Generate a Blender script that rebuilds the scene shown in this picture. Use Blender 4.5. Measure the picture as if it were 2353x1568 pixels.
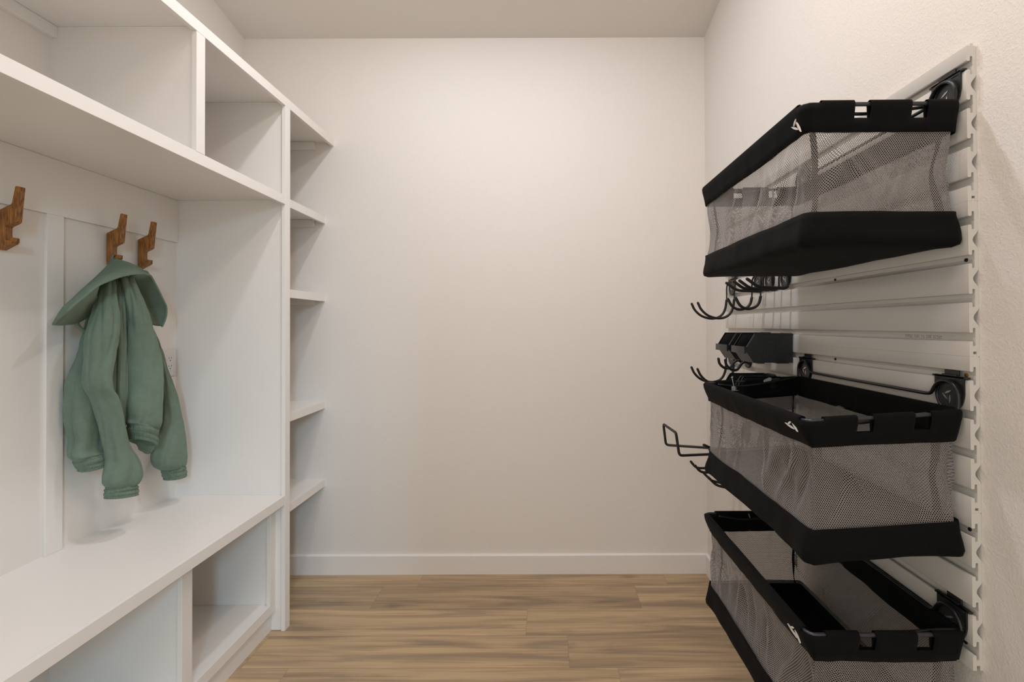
import bpy, bmesh, math, random
from mathutils import Vector, Matrix, noise

random.seed(7)
for o in list(bpy.data.objects):
    bpy.data.objects.remove(o, do_unlink=True)
S = bpy.context.scene
COL = S.collection

# ------------------------------------------------------------------ camera
F_PX, CX, CY = 1087.389, 1251.495, 736.984      # measured on the 2353 x 1568 frame
PITCH, ROLL, CAM_Z = 0.0087, -0.0035, 1.2986
cam_d = bpy.data.cameras.new('camera')
cam = bpy.data.objects.new('camera', cam_d)
COL.objects.link(cam)
cam_d.sensor_fit = 'HORIZONTAL'
cam_d.sensor_width = 36.0
cam_d.lens = 36.0 * F_PX / 2353.0
cam_d.shift_x = (1176.5 - CX) / 2353.0
cam_d.shift_y = (CY - 784.0) / 2353.0
cam_d.clip_start = 0.02
fw = Vector((0, math.cos(PITCH), math.sin(PITCH)))
up0 = Vector((0, -math.sin(PITCH), math.cos(PITCH)))
rt0 = Vector((1, 0, 0))
rt = math.cos(ROLL) * rt0 + math.sin(ROLL) * up0
up = -math.sin(ROLL) * rt0 + math.cos(ROLL) * up0
M = Matrix.Identity(4)
for i in range(3):
    M[i][0], M[i][1], M[i][2] = rt[i], up[i], -fw[i]
M[2][3] = CAM_Z
cam.matrix_world = M
S.camera = cam

# ------------------------------------------------------------------ light
S.view_settings.view_transform = 'Standard'
S.view_settings.look = 'None'
S.view_settings.gamma = 1.0
S.view_settings.use_curve_mapping = False
S.view_settings.exposure = 0.0
world = bpy.data.worlds.new('world')
S.world = world
world.use_nodes = True
wb = world.node_tree.nodes['Background']
wb.inputs[0].default_value = (0.98, 1.0, 0.94, 1)
wb.inputs[1].default_value = 1.62

def area(name, loc, aim, shape, size, power, color, size_y=None, spread=math.pi):
    d = bpy.data.lights.new(name, 'AREA')
    d.shape = shape
    d.size = size
    if size_y:
        d.size_y = size_y
    d.energy = power
    d.color = color
    d.spread = spread
    o = bpy.data.objects.new(name, d)
    COL.objects.link(o)
    o.location = loc
    o.rotation_euler = (Vector(aim) - Vector(loc)).to_track_quat('-Z', 'Y').to_euler()
    return o

area('ceiling_lamp_a', (0.03, 1.50, 2.97), (0.03, 1.50, 0), 'DISK', 0.09, 6.5, (0.80, 0.84, 1.0))
area('ceiling_lamp_b', (-0.56, 1.50, 2.97), (-0.56, 1.50, 0), 'DISK', 0.09, 8.4, (0.92, 0.965, 1.0))
area('fill_light_c', (-0.27, 0.10, 3.24), (-0.27, 0.10, 0), 'DISK', 0.55, 9.0, (0.94, 0.85, 1.0))  # added soft fill above the camera, not a fitting of the room
area('fill_light_d', (0.25, 0.75, 3.05), (0.25, 0.75, 0), 'DISK', 0.50, 10.6, (1.0, 0.80, 0.58))  # added warm fill, wide and unseen, brightens the cubbies and walls
# cool daylight of a high window in the room beyond the doorway
area('daylight_window', (1.72, -4.0, 2.9), (-1.2, 2.4, 0.5), 'RECTANGLE', 0.36, 84.0, (0.40, 0.72, 1.0), size_y=1.0)

# ------------------------------------------------------------------ helpers
ROOT_LOC = {}

def mat(name):
    m = bpy.data.materials.new(name)
    m.use_nodes = True
    nt = m.node_tree
    return m, nt, nt.nodes['Principled BSDF']

def simple(name, col, rough=0.5, metal=0.0, bump=None, coat=0.0, sheen=0.0, spec=None):
    m, nt, b = mat(name)
    b.inputs['Base Color'].default_value = (*col, 1)
    b.inputs['Roughness'].default_value = rough
    b.inputs['Metallic'].default_value = metal
    b.inputs['Coat Weight'].default_value = coat
    b.inputs['Sheen Weight'].default_value = sheen
    if spec is not None:
        b.inputs['Specular IOR Level'].default_value = spec
    if bump:
        sc, st, dist = bump
        tc = nt.nodes.new('ShaderNodeTexCoord')
        n = nt.nodes.new('ShaderNodeTexNoise')
        n.inputs['Scale'].default_value = sc
        n.inputs['Detail'].default_value = 3
        bp = nt.nodes.new('ShaderNodeBump')
        bp.inputs['Strength'].default_value = st
        bp.inputs['Distance'].default_value = dist
        nt.links.new(tc.outputs['Object'], n.inputs['Vector'])
        nt.links.new(n.outputs['Fac'], bp.inputs['Height'])
        nt.links.new(bp.outputs['Normal'], b.inputs['Normal'])
    return m

def drywall(name, col, strength, fine=190, lo=0.52, hi=0.72):
    """painted drywall with an orange-peel texture"""
    m, nt, b = mat(name)
    b.inputs['Base Color'].default_value = (*col, 1)
    b.inputs['Roughness'].default_value = 0.62
    tc = nt.nodes.new('ShaderNodeTexCoord')
    n1 = nt.nodes.new('ShaderNodeTexNoise'); n1.inputs['Scale'].default_value = fine; n1.inputs['Detail'].default_value = 2
    n2 = nt.nodes.new('ShaderNodeTexNoise'); n2.inputs['Scale'].default_value = 60; n2.inputs['Detail'].default_value = 1
    r = nt.nodes.new('ShaderNodeValToRGB')
    r.color_ramp.elements[0].position = lo; r.color_ramp.elements[1].position = hi
    ad = nt.nodes.new('ShaderNodeMath'); ad.operation = 'MULTIPLY_ADD'
    ad.inputs[1].default_value = 1.0
    bp = nt.nodes.new('ShaderNodeBump')
    bp.inputs['Strength'].default_value = strength; bp.inputs['Distance'].default_value = 0.0016
    L = nt.links.new
    L(tc.outputs['Object'], n1.inputs['Vector']); L(tc.outputs['Object'], n2.inputs['Vector'])
    L(n1.outputs['Fac'], r.inputs['Fac']); L(r.outputs['Color'], ad.inputs[0]); ms = nt.nodes.new('ShaderNodeMath'); ms.operation = 'MULTIPLY'; ms.inputs[1].default_value = 0.5
    L(n2.outputs['Fac'], ms.inputs[0]); L(ms.outputs[0], ad.inputs[2])
    L(ad.outputs[0], bp.inputs['Height']); L(bp.outputs['Normal'], b.inputs['Normal'])
    return m

MAT = {}
MAT['wall'] = drywall('wall_paint', (0.80, 0.755, 0.705), 0.16)
MAT['wall_r'] = drywall('wall_paint_heavy_texture', (0.80, 0.755, 0.705), 0.30, 210, 0.42, 0.80)
MAT['wall_l'] = drywall('wall_paint_smooth', (0.81, 0.765, 0.71), 0.03)
MAT['ceiling'] = drywall('ceiling_paint', (0.77, 0.725, 0.675), 0.12)
MAT['trim'] = simple('white_trim_paint', (0.83, 0.79, 0.75), 0.38, bump=(60, 0.05, 0.0006))
MAT['cabinet'] = simple('white_cabinet_paint', (0.84, 0.80, 0.755), 0.33, bump=(120, 0.04, 0.0004))
MAT['slat'] = simple('grey_white_slat_plastic', (0.67, 0.635, 0.585), 0.34, bump=(300, 0.04, 0.0003))
MAT['black_cloth'] = simple('black_woven_cloth', (0.0022, 0.0019, 0.0019), 0.85, bump=(900, 0.25, 0.0004), sheen=0.006, spec=0.16)
MAT['black_metal'] = simple('black_powder_coat', (0.006, 0.006, 0.0065), 0.33)
MAT['bracket'] = simple('black_moulded_bracket', (0.012, 0.012, 0.013), 0.36, bump=(90, 0.15, 0.0006))
MAT['rubber'] = simple('black_rubber_grip', (0.005, 0.0048, 0.0048), 0.5, bump=(700, 0.1, 0.0003))
MAT['grey_wire'] = simple('grey_coated_wire', (0.045, 0.045, 0.05), 0.28, metal=0.4)
MAT['bin_rim'] = simple('bin_rim_highlight', (0.06, 0.06, 0.06), 0.35)  # lighter grey than the bin: edge highlight put into the colour
MAT['bin'] = simple('charcoal_bin_plastic', (0.016, 0.018, 0.020), 0.42, bump=(500, 0.08, 0.0003))
MAT['logo_white'] = simple('off_white_embroidery', (0.66, 0.62, 0.56), 0.7)
MAT['logo_metal'] = simple('bright_logo_metal', (0.45, 0.45, 0.45), 0.25, metal=0.9)
MAT['clip'] = simple('milky_plastic', (0.35, 0.36, 0.36), 0.4)
MAT['outlet'] = simple('white_outlet_plastic', (0.72, 0.70, 0.68), 0.3)
MAT['dark'] = simple('dark_slot', (0.02, 0.02, 0.02), 0.6)
MAT['hole'] = simple('black_screw', (0.004, 0.004, 0.004), 0.5)
MAT['brass'] = simple('brass_screw', (0.45, 0.27, 0.04), 0.3, metal=0.9)
MAT['ink'] = simple('grey_ink', (0.17, 0.15, 0.145), 0.7)

def mesh_cloth():
    """grey knitted mesh: a triangular lattice of small holes cut through the cloth"""
    m, nt, b = mat('grey_mesh_cloth')
    b.inputs['Base Color'].default_value = (0.225, 0.197, 0.184, 1)
    b.inputs['Roughness'].default_value = 0.75
    b.inputs['Sheen Weight'].default_value = 0.25
    L = nt.links.new
    tc = nt.nodes.new('ShaderNodeTexCoord')
    a, c = 0.0046, 0.0062
    ds = []
    for off in (0.0, 0.5):
        mp = nt.nodes.new('ShaderNodeVectorMath'); mp.operation = 'MULTIPLY'
        mp.inputs[1].default_value = (1 / a, 1 / c, 0)
        L(tc.outputs['UV'], mp.inputs[0])
        sh = nt.nodes.new('ShaderNodeVectorMath'); sh.operation = 'ADD'; sh.inputs[1].default_value = (off, off, 0)
        L(mp.outputs[0], sh.inputs[0])
        fr = nt.nodes.new('ShaderNodeVectorMath'); fr.operation = 'FRACTION'; L(sh.outputs[0], fr.inputs[0])
        sb = nt.nodes.new('ShaderNodeVectorMath'); sb.operation = 'SUBTRACT'; sb.inputs[1].default_value = (.5, .5, 0)
        L(fr.outputs[0], sb.inputs[0])
        ml = nt.nodes.new('ShaderNodeVectorMath'); ml.operation = 'MULTIPLY'; ml.inputs[1].default_value = (a, c, 0)
        L(sb.outputs[0], ml.inputs[0])
        le = nt.nodes.new('ShaderNodeVectorMath'); le.operation = 'LENGTH'; L(ml.outputs[0], le.inputs[0])
        ds.append(le)
    mn = nt.nodes.new('ShaderNodeMath'); mn.operation = 'MINIMUM'
    L(ds[0].outputs['Value'], mn.inputs[0]); L(ds[1].outputs['Value'], mn.inputs[1])
    gt = nt.nodes.new('ShaderNodeMath'); gt.operation = 'GREATER_THAN'; gt.inputs[1].default_value = 0.00128
    L(mn.outputs[0], gt.inputs[0]); L(gt.outputs[0], b.inputs['Alpha'])
    return m
MAT['mesh'] = mesh_cloth()

def corduroy(name, period, ribs_gain):
    m, nt, b = mat(name)
    L = nt.links.new
    tc = nt.nodes.new('ShaderNodeTexCoord')
    sx = nt.nodes.new('ShaderNodeSeparateXYZ'); L(tc.outputs['UV'], sx.inputs[0])
    mu = nt.nodes.new('ShaderNodeMath'); mu.operation = 'MULTIPLY'; mu.inputs[1].default_value = 2 * math.pi / period
    L(sx.outputs['X'], mu.inputs[0])
    si = nt.nodes.new('ShaderNodeMath'); si.operation = 'SINE'; L(mu.outputs[0], si.inputs[0])
    mr = nt.nodes.new('ShaderNodeMapRange'); mr.inputs[1].default_value = -1; mr.inputs[2].default_value = 0.6
    L(si.outputs[0], mr.inputs[0])
    no = nt.nodes.new('ShaderNodeTexNoise'); no.inputs['Scale'].default_value = 60; no.inputs['Detail'].default_value = 4
    L(tc.outputs['Object'], no.inputs['Vector'])
    mx = nt.nodes.new('ShaderNodeMixRGB')
    mx.inputs[1].default_value = (0.160, 0.218, 0.166, 1); mx.inputs[2].default_value = (0.202, 0.270, 0.206, 1)  # grooves between ribs darker: their shade is mixed into the colour
    L(mr.outputs[0], mx.inputs[0])
    m2 = nt.nodes.new('ShaderNodeMixRGB'); m2.blend_type = 'MULTIPLY'; m2.inputs[0].default_value = 0.25
    L(mx.outputs[0], m2.inputs[1]); L(no.outputs['Fac'], m2.inputs[2])
    L(m2.outputs[0], b.inputs['Base Color'])
    b.inputs['Roughness'].default_value = 0.95
    b.inputs['Sheen Weight'].default_value = 0.2
    b.inputs['Sheen Roughness'].default_value = 0.4
    b.inputs['Sheen Tint'].default_value = (0.62, 0.80, 0.66, 1)
    b.inputs['Specular IOR Level'].default_value = 0.15
    bp = nt.nodes.new('ShaderNodeBump'); bp.inputs['Strength'].default_value = ribs_gain; bp.inputs['Distance'].default_value = 0.0009
    L(mr.outputs[0], bp.inputs['Height'])
    b2 = nt.nodes.new('ShaderNodeBump'); b2.inputs['Strength'].default_value = 0.25; b2.inputs['Distance'].default_value = 0.004
    n2 = nt.nodes.new('ShaderNodeTexNoise'); n2.inputs['Scale'].default_value = 22; n2.inputs['Detail'].default_value = 2
    L(tc.outputs['Object'], n2.inputs['Vector']); L(n2.outputs['Fac'], b2.inputs['Height'])
    L(bp.outputs['Normal'], b2.inputs['Normal']); L(b2.outputs['Normal'], b.inputs['Normal'])
    return m
MAT['cord'] = corduroy('sage_corduroy', 0.0016, 0.38)
MAT['cord_cuff'] = corduroy('sage_corduroy_gathered', 0.0026, 0.5)

def wood_hook():
    m, nt, b = mat('oiled_oak')
    L = nt.links.new
    tc = nt.nodes.new('ShaderNodeTexCoord')
    mp = nt.nodes.new('ShaderNodeMapping'); mp.inputs['Scale'].default_value = (110, 90, 8)
    L(tc.outputs['Object'], mp.inputs['Vector'])
    n = nt.nodes.new('ShaderNodeTexNoise'); n.inputs['Scale'].default_value = 3.2; n.inputs['Detail'].default_value = 6; n.inputs['Distortion'].default_value = 0.6
    L(mp.outputs[0], n.inputs['Vector'])
    r = nt.nodes.new('ShaderNodeValToRGB')
    r.color_ramp.elements[0].position = 0.35; r.color_ramp.elements[0].color = (0.12, 0.040, 0.007, 1)
    r.color_ramp.elements[1].position = 0.62; r.color_ramp.elements[1].color = (0.42, 0.165, 0.028, 1)
    L(n.outputs['Fac'], r.inputs['Fac']); L(r.outputs['Color'], b.inputs['Base Color'])
    b.inputs['Roughness'].default_value = 0.42
    bp = nt.nodes.new('ShaderNodeBump'); bp.inputs['Strength'].default_value = 0.15; bp.inputs['Distance'].default_value = 0.0005
    L(n.outputs['Fac'], bp.inputs['Height']); L(bp.outputs['Normal'], b.inputs['Normal'])
    return m
MAT['oak'] = wood_hook()

def plank_mat():
    m, nt, b = mat('vinyl_oak_planks')
    L = nt.links.new
    tc = nt.nodes.new('ShaderNodeTexCoord')
    at = nt.nodes.new('ShaderNodeAttribute'); at.attribute_name = 'plank'
    cb = nt.nodes.new('ShaderNodeCombineXYZ')
    mu = nt.nodes.new('ShaderNodeMath'); mu.operation = 'MULTIPLY'; mu.inputs[1].default_value = 37.0
    L(at.outputs['Fac'], mu.inputs[0]); L(mu.outputs[0], cb.inputs['X']); L(mu.outputs[0], cb.inputs['Z'])
    ad = nt.nodes.new('ShaderNodeVectorMath'); ad.operation = 'ADD'
    L(tc.outputs['Object'], ad.inputs[0]); L(cb.outputs[0], ad.inputs[1])
    def stretched(sx, sy, scale, detail, dist):
        mp = nt.nodes.new('ShaderNodeMapping'); mp.inputs['Scale'].default_value = (sx, sy, 1)
        L(ad.outputs[0], mp.inputs['Vector'])
        n = nt.nodes.new('ShaderNodeTexNoise'); n.inputs['Scale'].default_value = scale
        n.inputs['Detail'].default_value = detail; n.inputs['Distortion'].default_value = dist
        L(mp.outputs[0], n.inputs['Vector'])
        return n
    broad = stretched(1.0, 11.0, 1.4, 4, 1.0)
    streak = stretched(0.9, 26.0, 1.6, 6, 1.4)
    fine = stretched(4.0, 220.0, 1.5, 3, 0.1)
    r1 = nt.nodes.new('ShaderNodeValToRGB')
    e = r1.color_ramp.elements
    e[0].position = 0.34; e[0].color = (0.335, 0.245, 0.160, 1)
    e[1].position = 0.60; e[1].color = (0.560, 0.400, 0.232, 1)
    x = e.new(0.47); x.color = (0.480, 0.340, 0.202, 1)
    L(broad.outputs['Fac'], r1.inputs['Fac'])
    r2 = nt.nodes.new('ShaderNodeValToRGB')
    e = r2.color_ramp.elements
    e[0].position = 0.36; e[0].color = (0.58, 0.55, 0.53, 1)
    e[1].position = 0.55; e[1].color = (1, 1, 1, 1)
    L(streak.outputs['Fac'], r2.inputs['Fac'])
    mx = nt.nodes.new('ShaderNodeMixRGB'); mx.blend_type = 'MULTIPLY'; mx.inputs[0].default_value = 0.5
    L(r1.outputs[0], mx.inputs[1]); L(r2.outputs[0], mx.inputs[2])
    r3 = nt.nodes.new('ShaderNodeValToRGB')
    e = r3.color_ramp.elements
    e[0].position = 0.3; e[0].color = (0.88, 0.87, 0.86, 1); e[1].position = 0.6; e[1].color = (1, 1, 1, 1)
    L(fine.outputs['Fac'], r3.inputs['Fac'])
    m3 = nt.nodes.new('ShaderNodeMixRGB'); m3.blend_type = 'MULTIPLY'; m3.inputs[0].default_value = 0.8
    L(mx.outputs[0], m3.inputs[1]); L(r3.outputs[0], m3.inputs[2])
    # knots
    mp = nt.nodes.new('ShaderNodeMapping'); mp.inputs['Scale'].default_value = (1.0, 2.6, 1)
    L(ad.outputs[0], mp.inputs['Vector'])
    v = nt.nodes.new('ShaderNodeTexVoronoi'); v.inputs['Scale'].default_value = 2.2
    L(mp.outputs[0], v.inputs['Vector'])
    r4 = nt.nodes.new('ShaderNodeValToRGB')
    e = r4.color_ramp.elements
    e[0].position = 0.0; e[0].color = (0.50, 0.44, 0.38, 1); e[1].position = 0.14; e[1].color = (1, 1, 1, 1)
    L(v.outputs['Distance'], r4.inputs['Fac'])
    m4 = nt.nodes.new('ShaderNodeMixRGB'); m4.blend_type = 'MULTIPLY'; m4.inputs[0].default_value = 0.75
    L(m3.outputs[0], m4.inputs[1]); L(r4.outputs[0], m4.inputs[2])
    # tone of the whole plank
    mr = nt.nodes.new('ShaderNodeMapRange'); mr.inputs[3].default_value = 0.86; mr.inputs[4].default_value = 1.10
    L(at.outputs['Fac'], mr.inputs[0])
    m5 = nt.nodes.new('ShaderNodeVectorMath'); m5.operation = 'SCALE'
    L(m4.outputs[0], m5.inputs[0]); L(mr.outputs[0], m5.inputs['Scale'])
    L(m5.outputs[0], b.inputs['Base Color'])
    b.inputs['Roughness'].default_value = 0.42
    bp = nt.nodes.new('ShaderNodeBump'); bp.inputs['Strength'].default_value = 0.08; bp.inputs['Distance'].default_value = 0.001
    L(fine.outputs['Fac'], bp.inputs['Height']); L(bp.outputs['Normal'], b.inputs['Normal'])
    return m
MAT['planks'] = plank_mat()

def tag(o, label=None, cat=None, group=None, kind=None):
    if label: o['label'] = label
    if cat: o['category'] = cat
    if group: o['group'] = group
    if kind: o['kind'] = kind
    return o

def thing(name, label, cat, loc, group=None):
    o = bpy.data.objects.new(name, None)
    o.empty_display_size = 0.05
    COL.objects.link(o)
    o.location = loc
    ROOT_LOC[o.name] = Vector(loc)
    return tag(o, label, cat, group)

def finish(name, bm, m, parent=None, smooth=None, recalc=True, sub=0):
    """link a bmesh (in world coordinates) as one mesh object, parented to a thing or a part"""
    if recalc:
        bmesh.ops.recalc_face_normals(bm, faces=bm.faces[:])
    me = bpy.data.meshes.new(name)
    bm.to_mesh(me)
    bm.free()
    o = bpy.data.objects.new(name, me)
    COL.objects.link(o)
    if parent is not None:
        root = ROOT_LOC[parent.name]
        me.transform(Matrix.Translation(-root))
        o.parent = parent
        ROOT_LOC[o.name] = root
    else:
        vs = [v.co for v in me.vertices]
        c = Vector(((min(v.x for v in vs) + max(v.x for v in vs)) / 2,
                    (min(v.y for v in vs) + max(v.y for v in vs)) / 2, min(v.z for v in vs)))
        me.transform(Matrix.Translation(-c))
        o.location = c
        ROOT_LOC[o.name] = c
    me.materials.append(m)
    if smooth is not None:
        me.polygons.foreach_set('use_smooth', [True] * len(me.polygons))
        me.set_sharp_from_angle(angle=math.radians(smooth))
    if sub:
        md = o.modifiers.new('subdivision', 'SUBSURF'); md.levels = sub; md.render_levels = sub
    return o

def box(bm, x0, x1, y0, y1, z0, z1, bev=0.0, seg=1):
    r = bmesh.ops.create_cube(bm, size=1)
    vs = r['verts']
    for v in vs:
        v.co = Vector(((x0 + x1) / 2 + v.co.x * (x1 - x0), (y0 + y1) / 2 + v.co.y * (y1 - y0), (z0 + z1) / 2 + v.co.z * (z1 - z0)))
    if bev:
        es = list({e for v in vs for e in v.link_edges})
        bmesh.ops.bevel(bm, geom=es, offset=bev, segments=seg, affect='EDGES', profile=0.5)

def struct_box(name, m, *a, bev=0.0, parent=None):
    bm = bmesh.new(); box(bm, *a, bev=bev)
    o = finish(name, bm, m, parent)
    if parent is None:
        o['kind'] = 'structure'
    return o

def prism(bm, poly, axis, a, b):
    """extrude a 2D polygon along an axis; poly in the two other axes, in xyz order"""
    def P(u, v, w):
        return {'x': (w, u, v), 'y': (u, w, v), 'z': (u, v, w)}[axis]
    A = [bm.verts.new(P(u, v, a)) for u, v in poly]
    B = [bm.verts.new(P(u, v, b)) for u, v in poly]
    n = len(poly)
    bm.faces.new(A)
    bm.faces.new(B[::-1])
    for i in range(n):
        bm.faces.new((A[i], B[i], B[(i + 1) % n], A[(i + 1) % n]))

def fillet(pts, rad, n=6):
    pts = [Vector(p) for p in pts]
    out = [pts[0]]
    for i in range(1, len(pts) - 1):
        a, p, c = pts[i - 1], pts[i], pts[i + 1]
        r = min(rad, (a - p).length * 0.49, (c - p).length * 0.49)
        s = p + (a - p).normalized() * r
        e = p + (c - p).normalized() * r
        for k in range(n + 1):
            t = k / n
            out.append(s * (1 - t) ** 2 + p * 2 * t * (1 - t) + e * t * t)
    out.append(pts[-1])
    return out

def spline(pts, n=8):
    pts = [Vector(p) for p in pts]
    q = [pts[0] * 2 - pts[1]] + pts + [pts[-1] * 2 - pts[-2]]
    out = []
    for i in range(1, len(q) - 2):
        for k in range(n):
            t = k / n
            p0, p1, p2, p3 = q[i - 1], q[i], q[i + 1], q[i + 2]
            out.append(0.5 * ((2 * p1) + (p2 - p0) * t + (2 * p0 - 5 * p1 + 4 * p2 - p3) * t * t + (3 * p1 - p0 - 3 * p2 + p3) * t ** 3))
    out.append(pts[-1])
    return out

def tube(bm, path, r, seg=10, cap=True, round_end=True, closed=False):
    pts = [Vector(p) for p in path]
    cl = [pts[0]]
    for p in pts[1:]:
        if (p - cl[-1]).length > 1e-5: cl.append(p)
    pts = cl
    n = len(pts)
    rad = [r] * n
    if round_end and not closed:
        d0 = (pts[0] - pts[1]).normalized(); d1 = (pts[-1] - pts[-2]).normalized()
        pts = [pts[0] + d0 * r * 0.9, pts[0] + d0 * r * 0.55] + pts + [pts[-1] + d1 * r * 0.55, pts[-1] + d1 * r * 0.9]
        rad = [r * 0.35, r * 0.8] + rad + [r * 0.8, r * 0.35]
        n = len(pts)
    T = []
    for i in range(n):
        a = pts[(i - 1) % n] if closed else pts[max(i - 1, 0)]
        b = pts[(i + 1) % n] if closed else pts[min(i + 1, n - 1)]
        T.append((b - a).normalized())
    ref = Vector((0, 0, 1)) if abs(T[0].z) < 0.9 else Vector((1, 0, 0))
    N = (ref - T[0] * ref.dot(T[0])).normalized()
    rings = []
    for i in range(n):
        N = (N - T[i] * N.dot(T[i])).normalized()
        B = T[i].cross(N)
        rings.append([bm.verts.new(pts[i] + (N * math.cos(2 * math.pi * k / seg) + B * math.sin(2 * math.pi * k / seg)) * rad[i]) for k in range(seg)])
    m = n if closed else n - 1
    for i in range(m):
        A, Bq = rings[i], rings[(i + 1) % n]
        for k in range(seg):
            bm.faces.new((A[k], A[(k + 1) % seg], Bq[(k + 1) % seg], Bq[k]))
    if cap and not closed:
        bm.faces.new(rings[0][::-1]); bm.faces.new(rings[-1])

def leaf(bm, p, q, w, plane_x, depth, bulge=0.0):
    """a slender leaf-shaped blade from p to q (y, z), standing proud of the plane x = plane_x"""
    p = Vector(p); q = Vector(q)
    d = q - p
    nrm = Vector((-d.y, d.x)).normalized()
    n = 9
    front_l, front_r, back_l, back_r = [], [], [], []
    for i in range(n + 1):
        t = i / n
        hw = w / 2 * math.sin(math.pi * min(max(t, 0.02), 0.98)) ** 0.8
        c = p + d * t
        a = c + nrm * hw; b = c - nrm * hw
        front_l.append(bm.verts.new((plane_x - depth, a.x, a.y))); front_r.append(bm.verts.new((plane_x - depth, b.x, b.y)))
        back_l.append(bm.verts.new((plane_x, a.x, a.y))); back_r.append(bm.verts.new((plane_x, b.x, b.y)))
    for i in range(n):
        bm.faces.new((front_l[i], front_l[i + 1], front_r[i + 1], front_r[i]))
        bm.faces.new((front_l[i], back_l[i], back_l[i + 1], front_l[i + 1]))
        bm.faces.new((front_r[i], front_r[i + 1], back_r[i + 1], back_r[i]))

# ------------------------------------------------------------------ measures (metres)
XL, XR = -1.581, 0.848            # left and right wall
YB, YF = 2.486, -1.20             # back wall, wall behind the camera
Z_BACK, SLOPE = 2.814, 0.195      # ceiling height at the back wall, rise towards the camera
XF, XS = -1.1082, -1.1540         # front of the face frame, front of the set-back shelves
Y1, Y2 = 1.5041, 2.0219           # near faces of the two stiles
ZTOP, ZMID, ZBEN = 2.2812, 1.8561, 0.5737
Y_END = 0.45                      # near end of the built-in, out of view
# ------------------------------------------------------------------ room shell
def ceil_z(y): return Z_BACK + SLOPE * (YB - y)

struct_box('wall_back', MAT['wall'], XL - 0.1, XR + 0.1, YB, YB + 0.1, -0.05, Z_BACK + 0.05)
for nm, x0, x1 in (('wall_left', XL - 0.1, XL), ('wall_right', XR, XR + 0.1)):
    bm = bmesh.new()
    prism(bm, [(YF, -0.05), (YB, -0.05), (YB, ceil_z(YB) + 0.02), (YF, ceil_z(YF) + 0.02)], 'x', x0, x1)
    finish(nm, bm, MAT['wall_r'] if nm == 'wall_right' else MAT['wall_l'])['kind'] = 'structure'
bm = bmesh.new()
prism(bm, [(YF - 0.1, ceil_z(YF - 0.1)), (YB + 0.1, ceil_z(YB + 0.1)), (YB + 0.1, ceil_z(YB + 0.1) + 0.1), (YF - 0.1, ceil_z(YF - 0.1) + 0.1)], 'x', XL - 0.1, XR + 0.1)
finish('ceiling', bm, MAT['ceiling'])['kind'] = 'structure'
# wall behind the camera with a wide doorway
DX0, DX1, DZ = -1.10, 0.65, 2.35
bm = bmesh.new()
zt = ceil_z(YF)
box(bm, XL, DX0, YF - 0.1, YF, -0.05, zt)
box(bm, DX1, XR, YF - 0.1, YF, -0.05, zt)
box(bm, DX0, DX1, YF - 0.1, YF, DZ, zt)
finish('wall_front', bm, MAT['wall'])['kind'] = 'structure'

# floor: planks run along x, one face per plank over a dark seam bed
bm = bmesh.new()
lay = bm.faces.layers.float.new('plank')
PW, PL, GAP = 0.1868, 1.245, 0.0007
offs = {0: -0.636, 1: -0.805, 2: -0.083, 3: 0.090, 4: 0.272, 5: -0.45, 6: 0.55}
row = 0
y_hi = YB + 0.04
rnd = random.Random(3)
y1 = 2.3617
rows = [(2.3617, y_hi)]
while y1 > YF - 0.1:
    rows.append((y1 - PW, y1)); y1 -= PW
for k, (a, b) in enumerate(rows):
    off = offs.get(k, rnd.uniform(-0.6, 0.6))
    x = off - PL * 2
    while x < XR + 0.1:
        x0, x1 = max(x, XL - 0.05), min(x + PL, XR + 0.05)
        if x1 > x0 + 0.001:
            t = rnd.random()
            vs = [bm.verts.new(p) for p in ((x0 + GAP, a + GAP, 0), (x1 - GAP * 0.3, a + GAP, 0), (x1 - GAP * 0.3, b - GAP * 0.3, 0), (x0 + GAP, b - GAP * 0.3, 0))]
            f = bm.faces.new(vs); f[lay] = t; f.material_index = 0
        x += PL
n0 = len(bm.faces)
r = bmesh.ops.create_cube(bm, size=1)
for v in r['verts']:
    v.co = Vector(((XL + XR) / 2 + v.co.x * (XR - XL + 0.1), (YF + YB) / 2 + v.co.y * (YB - YF + 0.08), -0.031 + v.co.z * 0.06))
bm.faces.ensure_lookup_table()
for f in bm.faces[n0:]:
    f.material_index = 1
fl = finish('floor', bm, MAT['planks'], recalc=False)
fl.data.materials.append(simple('dark_plank_seam', (0.22, 0.155, 0.095), 0.7))
fl['kind'] = 'structure'

# baseboards
def baseboard(name, poly, axis, a, b):
    bm = bmesh.new(); prism(bm, poly, axis, a, b)
    finish(name, bm, MAT['trim'])['kind'] = 'structure'
BT, BH = 0.014, 0.098
baseboard('baseboard_back', [(YB - BT, 0.0), (YB, 0.0), (YB, BH + 0.003), (YB - BT + 0.002, BH), (YB - BT, BH - 0.002)], 'x', XL + 0.001, XR - BT)
baseboard('baseboard_right', [(XR - BT, 0.0), (XR, 0.0), (XR, BH + 0.003), (XR - BT + 0.002, BH), (XR - BT, BH - 0.002)], 'y', YF, YB - 0.0005)

# ------------------------------------------------------------------ built-in
C = MAT['cabinet']
PT = 0.019
def board(name, parent, *a, bev=0.0005, m=None):
    bm = bmesh.new(); box(bm, *a, bev=bev)
    return finish(name, bm, m or C, parent)

# tall partition that stands on the floor, with its face stile
t = thing('tall_partition', 'tall white partition panel of the built-in, standing on the floor beside the corner shelves', 'cabinet panel', (XF - 0.2, Y2 + 0.014, 0))
board('side_panel', t, XL, XF - 0.016, Y2 + 0.008, Y2 + 0.027, 0.0, ZTOP - PT - 0.0005, bev=0)
board('face_stile', t, XF - 0.016, XF, Y2, Y2 + 0.038, 0.0, ZTOP - 0.038)
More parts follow.
